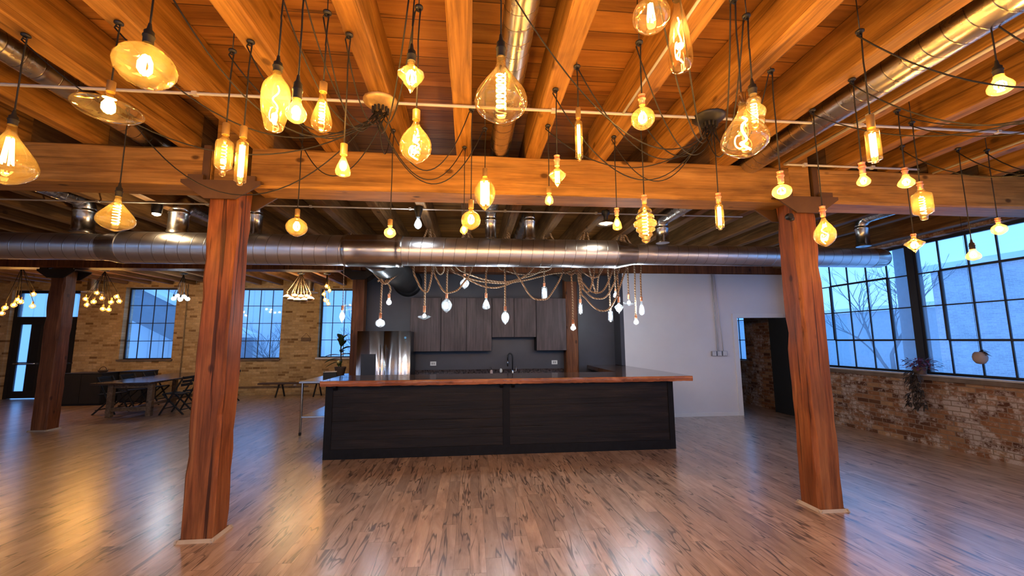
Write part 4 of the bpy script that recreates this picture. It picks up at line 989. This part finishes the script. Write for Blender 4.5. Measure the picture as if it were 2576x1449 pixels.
# ---------------------------------------------------------------- lamp clusters over the long tables
GN = {'a': ('amber bulb cluster nearest the entrance side wall', (-10.3, 10.5)), 'b': ('amber bulb cluster hanging before the first brick pier', (-8.95, 11.0)), 'c': ('cool white bulb cluster beside the first window', (-7.4, 11.4)), 'e': ('staggered bulb cluster before the window by the refrigerator', (-3.77, 11.2))}
cnt = {}
for g_k, (nm, (cx_, cy_)) in GN.items():
    t = thing('ceiling_canopy', 'small dark ceiling canopy holding the ' + nm.split(' cluster')[0] + ' cluster ' + {'a': 'by the entrance', 'b': 'before the brick pier', 'c': 'at the first window', 'e': 'near the refrigerator'}[g_k], 'ceiling canopy', (cx_, cy_, 3.36))
    obj('cup', MB().lathe([(.09, .03), (.08, .005), (.03, -.012)], 24).lathe([(.012, .02), (.012, ZD - 3.36)], 8), blackp, t)
t = thing('ceiling_canopy', 'small ceiling canopy holding the bunch of half mirrored rope bulbs', 'ceiling canopy', (-4.43, 11.22, 3.36))
obj('cup', MB().lathe([(.09, .03), (.08, .005), (.03, -.012)], 24).lathe([(.012, .02), (.012, ZD - 3.36)], 8), blackp, t)
for (x, y, z, g, c_) in FAR_BULBS:
    k = cnt.get(g, 0); cnt[g] = k + 1
    t = thing('cluster_lamp', GN[g][0] + ', ' + ORD[k] + ' from the wall side' if g != 'e' else GN[g][0] + ', bulb ' + ORD[k] + ' in the zigzag', 'pendant lamp', (x, y, z), 0, GN[g][0])
    obj('socket', MB().lathe([(.018, .03), (.018, .08), (.008, .09)], 10), brassm if c_ == 'w' else blackp, t)
    obj('glass_bulb', glass_mb('globe', .13, .11, 14), amberglass if c_ == 'w' else clearglass, t, (0, 0, .05))
    obj('filament', filament_mb('core', .13, .14), filwarm if c_ == 'w' else filcool, t, (0, 0, .05))
    cx_, cy_ = GN[g][1]; obj('cord', MB().tube([(0, 0, .09), (cx_ - x, cy_ - y, 3.36 - z)], .006, 5), cordm, t)
    lamp_light(t, (0, 0, -.01), (1, .55, .18) if c_ == 'w' else (.8, .92, 1), WARM * .85 if c_ == 'w' else COOL * 1.3, .02)
for i, (x, y, z) in enumerate(SHADES):
    t = thing('cluster_lamp', 'half-mirrored bulb in the rope bunch between two windows, %s from the pier' % ORD[i], 'pendant lamp', (x, y, z), 0, 'bunch of half mirrored rope bulbs')
    obj('socket', MB().lathe([(.018, .05), (.018, .12), (.01, .13)], 10), copperm, t)
    obj('glass_bulb', MB().lathe([(.02, .055), (.05, .04), (.085, .01), (.09, -.01)], 16), emit('frosted_reflector_glow', (1, .80, .50), 3.0), t)
    obj('mirror_cap', MB().lathe([(.09, -.01), (.08, -.035), (.05, -.055), (.01, -.062)], 16), brassm, t)
    obj('rope', MB().tube([(0, 0, .12), ((-4.43 - x) * .9, (11.22 - y) * .9, 3.35 - z)], .009, 6), ropem, t)
    lamp_light(t, (0, 0, .18), (1, .7, .35), 3, .02)

# ---------------------------------------------------------------- furniture of the table side
tb = thing('farm_table', 'long rustic wooden table with glossy dark top before the brick wall', 'table', (-7.50, 10.25, 0), R(6))
obj('tabletop', MB().box((-.60, -.35, .72), (.52, 2.75, .76), 0, .006), farmtop, tb)
for y_ in (0, 2.4):
    for x_ in (-.39, .37): obj('leg', MB().box((x_ - .05, y_ - .05, 0), (x_ + .05, y_ + .05, .72), 0, .004), farmw, tb)
    obj('stretcher', MB().box((-.34, y_ - .03, .12), (.32, y_ + .03, .20)), farmw, tb)
    obj('apron', MB().box((-.34, y_ - .02, .62), (.32, y_ + .02, .72)), farmw, tb)
obj('long_stretcher', MB().box((-.05, .03, .13), (.03, 2.37, .19)), farmw, tb)
def fchair(loc, rz, label):
    t = thing('folding_chair', label, 'chair', loc, rz, 'black folding chairs at the long table')
    def bar(a, b, n_='leg', r=.018): return obj(n_, MB().tube([a, b], r, 6, smooth=False), blackmat, t)
    for x_ in (-.21, .21):
        bar((x_, .24, 0), (x_, -.20, .84)); bar((x_ * .88, -.24, 0), (x_ * .88, .22, .46))
    bar((-.21, .17, .14), (.21, .17, .14), 'stretcher', .012); bar((-.185, -.18, .10), (.185, -.18, .10), 'stretcher', .012)
    st_ = MB()
    for k in range(5): st_.box((-.20, -.16 + k * .08, .44 + k * .004), (.20, -.10 + k * .08, .458 + k * .004))
    obj('seat', st_, blackmat, t)
    bk = MB()
    for k in range(3): bk.box((-.20, -.215 + (2 - k) * .022, .62 + k * .08), (.20, -.195 + (2 - k) * .022, .68 + k * .08))
    obj('backrest', bk, blackmat, t)
chairs = [((-6.72, 10.55, 0), R(92), 'black folding chair at the table corner nearest the front timber post'), ((-6.66, 11.15, 0), R(84), 'black folding chair second along the aisle side of the table'), ((-6.62, 11.75, 0), R(96), 'black folding chair third along the aisle side of the table'),
          ((-6.64, 12.35, 0), R(88), 'black folding chair last along the aisle side of the table'), ((-8.28, 10.75, 0), R(-88), 'black folding chair on the door side of the table, first from the end'), ((-8.34, 11.45, 0), R(-92), 'black folding chair on the door side of the table, second from the end'), ((-8.36, 12.2, 0), R(-86), 'black folding chair on the door side of the table, last one')]
for c_ in chairs: fchair(*c_)
for (a, b, y0, y1, h, l) in ((-10.62, -9.62, 12.1, 12.7, .83, 'black low cabinet beside the entrance door'), (-9.55, -8.95, 12.55, 13.1, .84, 'black low cabinet between the first one and the long table')):
    t = thing('low_cabinet', l, 'cabinet', ((a + b) / 2, (y0 + y1) / 2, 0)); w_ = (b - a) / 2; d_ = (y1 - y0) / 2
    obj('body', MB().box((-w_, -d_ + .02, .04), (w_, d_, h - .02)).box((-w_ + .03, -d_ + .05, 0), (w_ - .03, d_ - .03, .04)), blackmat, t); obj('top', MB().box((-w_ - .01, -d_, h - .02), (w_ + .01, d_ + .01, h)), blackp, t)
    for s_ in (0, 1): obj('door', MB().box((-w_ + s_ * w_ + .005, -d_ + .002, .06), (s_ * w_ - .005, -d_ + .02, h - .03), 0, .003), blackmat, t)
hb = thing('basket', 'small brown handled basket on the low black cabinet', 'basket', (-9.85, 12.4, .83))
obj('body', MB().lathe([(.07, 0), (.10, .03), (.11, .06), (.10, .06), (.06, .01)], 18), stemm, hb); obj('handle', MB().tube([(-.09 * math.cos(a), 0, .05 + .10 * math.sin(a)) for a in [math.pi * i / 8 for i in range(9)]], .008, 6), stemm, hb)
bn = thing('bench', 'long dark wooden bench in front of the brick wall', 'bench', (-5.45, 13.2, 0))
obj('seat', MB().box((-.75, -.14, .375), (1.15, .16, .415), 0, .004), plain('dark_bench_wood', (.07, .035, .022), .5, 0, .2), bn)
for x_ in (-.16, .9):
    for s_ in (-1, 1): obj('leg', MB().tube([(x_ + s_ * .02, s_ * .05, .375), (x_ + s_ * .07, s_ * .14, 0)], .022, 6, smooth=False), blackmat, bn)
t = thing('wall_outlet', 'white wall outlet on brick under the bench end', 'outlet', (-5.40, 13.7, .30)); obj('plate', MB().box((-.035, -.01, -.06), (.035, 0, .06), 0, .003), platem, t); obj('sockets', MB().box((-.015, -.014, .01), (.015, -.01, .035)).box((-.015, -.014, -.035), (.015, -.01, -.01)), galvm, t)
sg = thing('hanging_sign', 'small wooden plaque hung by a string on the brick between windows', 'sign', (-5.15, 13.7, 1.68))
obj('board', MB().box((-.145, -.025, -.05), (.145, 0, .06), 0, .006), plain('weathered_board', (.16, .10, .05), .7, 0, .2), sg); obj('string', MB().tube([(-.12, -.012, .06), (0, -.01, .20), (.12, -.012, .06)], .005, 5), stemm, sg)
obj('skirting', MB().box((-7.3, 13.66, .24), (-5.0, 13.69, .27)), plain('baseboard_pipe', (.16, .10, .06), .5)); tag(bpy.data.objects['skirting'], 'thin dark heating pipe running low along the brick wall', 'pipe'); bpy.data.objects['skirting'].name = 'heating_pipe'

# ---------------------------------------------------------------- plants at the big window
hp = thing('trailing_plant', 'purple leaved trailing plant spilling over the sill at the dark mullion', 'plant', (6.86, 5.86, 1.07))
obj('pot', MB().lathe([(.07, 0), (.085, .1), (.088, .11), (.07, .11), (.06, .03)], 20, (-.02, 0, 0)), potm, hp)
r_ = random.Random(3); lf = MB(); lf2 = MB(); stv = MB()
for k in range(120):
    az = r_.uniform(0, 6.28); rr = r_.uniform(0, .17); b = (-.06 + rr * math.cos(az) * .5, rr * math.sin(az) * 1.25 - (.12 if k % 4 == 0 else 0), .08 + r_.uniform(0, .14))
    leaf_mb(lf, b, az, r_.uniform(-.4, .9), r_.uniform(.06, .12), r_.uniform(.012, .022), .3)
for k in range(150):
    t_ = r_.random(); b = (-.10 - .02 * math.sin(t_ * 9) + r_.uniform(-.05, .03), .02 + r_.uniform(-.10, .10) * (1 - .35 * math.sin(t_ * 5)), .04 - t_ * .52)
    leaf_mb(lf2, b, r_.uniform(1.6, 4.6), r_.uniform(-1.2, .2), r_.uniform(.05, .10), r_.uniform(.012, .022), .3)
for k in range(6): stv.tube([(-.05, -.05 + k * .02, .1), (-.12, -.06 + k * .025, .0), (-.11, -.07 + k * .03, -.25), (-.12, -.06 + k * .025, -.45)], .004, 5)
obj('foliage', lf, purplem, hp); obj('trailing_foliage', lf2, darkleafm, hp, None, 'dark dry trailing leaves'); obj('stems', stv, stemm, hp)
hg = thing('hanging_planter', 'little round clay planter hanging in front of the big window', 'planter', (6.72, 4.98, 1.36))
obj('pot', MB().lathe([(.01, -.09), (.045, -.08), (.07, -.04), (.076, 0), (.066, .045), (.045, .07), (.035, .07), (.03, .055)], 24), plain('pale_clay', (.30, .24, .22), .6, 0, .15, 8), hg)
lf = MB()
for k in range(16): leaf_mb(lf, (0, -.01, .06), r_.uniform(-2.2, -.6), r_.uniform(-.2, 1.2), r_.uniform(.06, .11), .018, .5)
obj('foliage', lf, darkleafm, hg); obj('string', MB().tube([(0, 0, .07), (0, 0, 2.39)], .002, 5), cordm, hg)
# plant in the far room behind the doorway
fp = thing('spiky_plant', 'dark spiky plant at the window seen through the doorway', 'plant', (6.55, 10.6, 0))
obj('stand', MB().lathe([(.14, 0), (.14, .03), (.03, .05), (.03, .95), (.12, 1.0), (.14, 1.2), (.12, 1.2)], 20), blackmat, fp)
lf = MB()
for k in range(16): leaf_mb(lf, (0, 0, 1.2), k * .8, r_.uniform(.6, 1.4), r_.uniform(.25, .42), .016, .15)
obj('foliage', lf, leafm, fp)

# ---------------------------------------------------------------- outside
snow = plain('snowy_ground', (.85, .87, .92), .8, 0, .1, 1.5)
struct('ground', MB().box((-60, -60, -1.6), (90, 90, -1.2)), snow)
def out_build(name, a, b, mat, label, roofm, win=None):
    t = thing(name, label, 'building', ((a[0] + b[0]) / 2, (a[1] + b[1]) / 2, a[2])); ox, oy, oz = t.location
    A = (a[0] - ox, a[1] - oy, 0); B = (b[0] - ox, b[1] - oy, b[2] - oz)
    obj('wall', MB().box(A, B), mat, t); obj('roof', MB().box((A[0] - .2, A[1] - .2, B[2]), (B[0] + .2, B[1] + .2, B[2] + .3)), roofm, t)
    for (p, q) in win or []: obj('window', MB().box(tuple(Vector(p) - Vector((ox, oy, oz))), tuple(Vector(q) - Vector((ox, oy, oz)))), plain('outside_window', (.06, .07, .09), .3), t)
    return t
brickout = brick_mat('outside_brick', 'y', ((0, (.55, .45, .48)), (1, (.68, .58, .60))), (.70, .66, .68))
out_build('brick_building', (21, -12, -1.2), (30, 17, 4.6), brickout, 'long brick building with snowy roof outside the big windows', snow, [((20.95, 6, 1.2), (21.05, 7.6, 2.6))])
out_build('grey_building', (24, 19, -1.2), (34, 40, 3.2), plain('grey_render', (.35, .38, .42), .8), 'low grey building beyond the brick one outside', snow)
siding = G('pale_siding'); tc_ = siding.n('TexCoord').outputs['Object']; sx_ = siding.n('SeparateXYZ', {0: tc_}).outputs[0]
fq_ = siding.math('FRACT', siding.math('DIVIDE', sx_, .42)); siding = siding.out(siding.mix(siding.ramp(fq_, (0, 1.0), (.08, 0.0), (.92, 0.0), (1, 1.0)), (.88, .88, .92), (.62, .63, .68)), .7)
out_build('pale_building', (-22, 19.5, -1.2), (-6.5, 26, 6.5), siding, 'pale sided building with outside stairs behind the brick wall windows', snow)
out_build('white_building', (-5.8, 24, -1.2), (6, 32, 5.6), plain('white_render', (.85, .85, .88), .8), 'white building behind the window beside the refrigerator', snow)
stt = thing('outside_staircase', 'covered staircase sloping down across the pale building outside', 'staircase', (-13, 18.6, -1.2))
obj('stair_enclosure', MB().prism([(-3.5, 6.6), (-3.5, 5.2), (3.6, 1.6), (3.6, 3.0)], -.5, .6, 'y'), plain('grey_stair_cladding', (.20, .18, .20), .7), stt)
obj('stair_roof', MB().prism([(-3.6, 6.75), (-3.6, 6.6), (3.7, 3.0), (3.7, 3.15)], -.6, .7, 'y'), snow, stt)
obj('stair_leg', MB().box((3.2, -.1, 0), (3.35, .1, 1.8)).box((-1.2, -.1, 0), (-1.05, .1, 4.1)), blackmat, stt)
barkm = plain('bare_bark', (.13, .11, .11), .8, 0, .2)
def tree(loc, h, seed, label, spread=.55):
    t = thing('bare_tree', label, 'tree', loc, 0); r = random.Random(seed); tk = MB(); br = MB()
    def grow(p, d, L, rad, dep):
        q = p + d * L * .5 + Vector((r.uniform(-.05, .05), r.uniform(-.05, .05), 0)) * L; e = p + d * L
        (tk if dep == 0 else br).tube([p, q, e], [rad * .8, rad * .7, rad * .55], 5 if dep < 2 else 3, False)
        if dep >= 6: return
        for k in range(3 if dep < 4 else 2):
            nd = (d + Vector((r.uniform(-1, 1), r.uniform(-1, 1), r.uniform(-.25, .6))) * spread * 1.25).normalized(); grow(e if k < 2 else q, nd, L * r.uniform(.62, .82), rad * .62, dep + 1)
    grow(Vector((0, 0, 0)), Vector((0, 0, 1)), h * .30, h * .02, 0)
    obj('trunk', tk, barkm, t); obj('branches', br, barkm, t)
for k, (x, y, h, l) in enumerate([(14, 4.5, 8, 'bare tree closest outside the big window, behind the small hanging bulb'), (17, 9.5, 7, 'bare tree outside near the wide duct end'), (18, 16.5, 7, 'bare tree farthest along outside the big window'), (13, -1.5, 8, 'bare tree outside the big window beyond the picture edge'),
     (-7.6, 17.6, 4.2, 'small bare tree outside behind the timber post'), (-4.4, 18.6, 4.5, 'small bare tree outside behind the green plant'), (-11.0, 16.9, 2.4, 'low bare bush outside the first window')]):
    tree((x, y, -1.2), h, 5 + k, l)
pole = obj('utility_pole', MB().lathe([(.28, 0), (.24, 9)], 16).box((-.1, -1.1, 7.6), (.1, 1.1, 7.8)), barkm, None, (15.5, 13.4, -1.2)); tag(pole, 'thick pole outside the big window beside the dark mullion', 'pole')
wr = obj('overhead_cable', MB().tube(catenary((15.5, 13.4, 6.4), (15.5, -12, 6.6), .5), .02, 5), cordm); tag(wr, 'cable hanging across the sky outside the big window', 'cable')
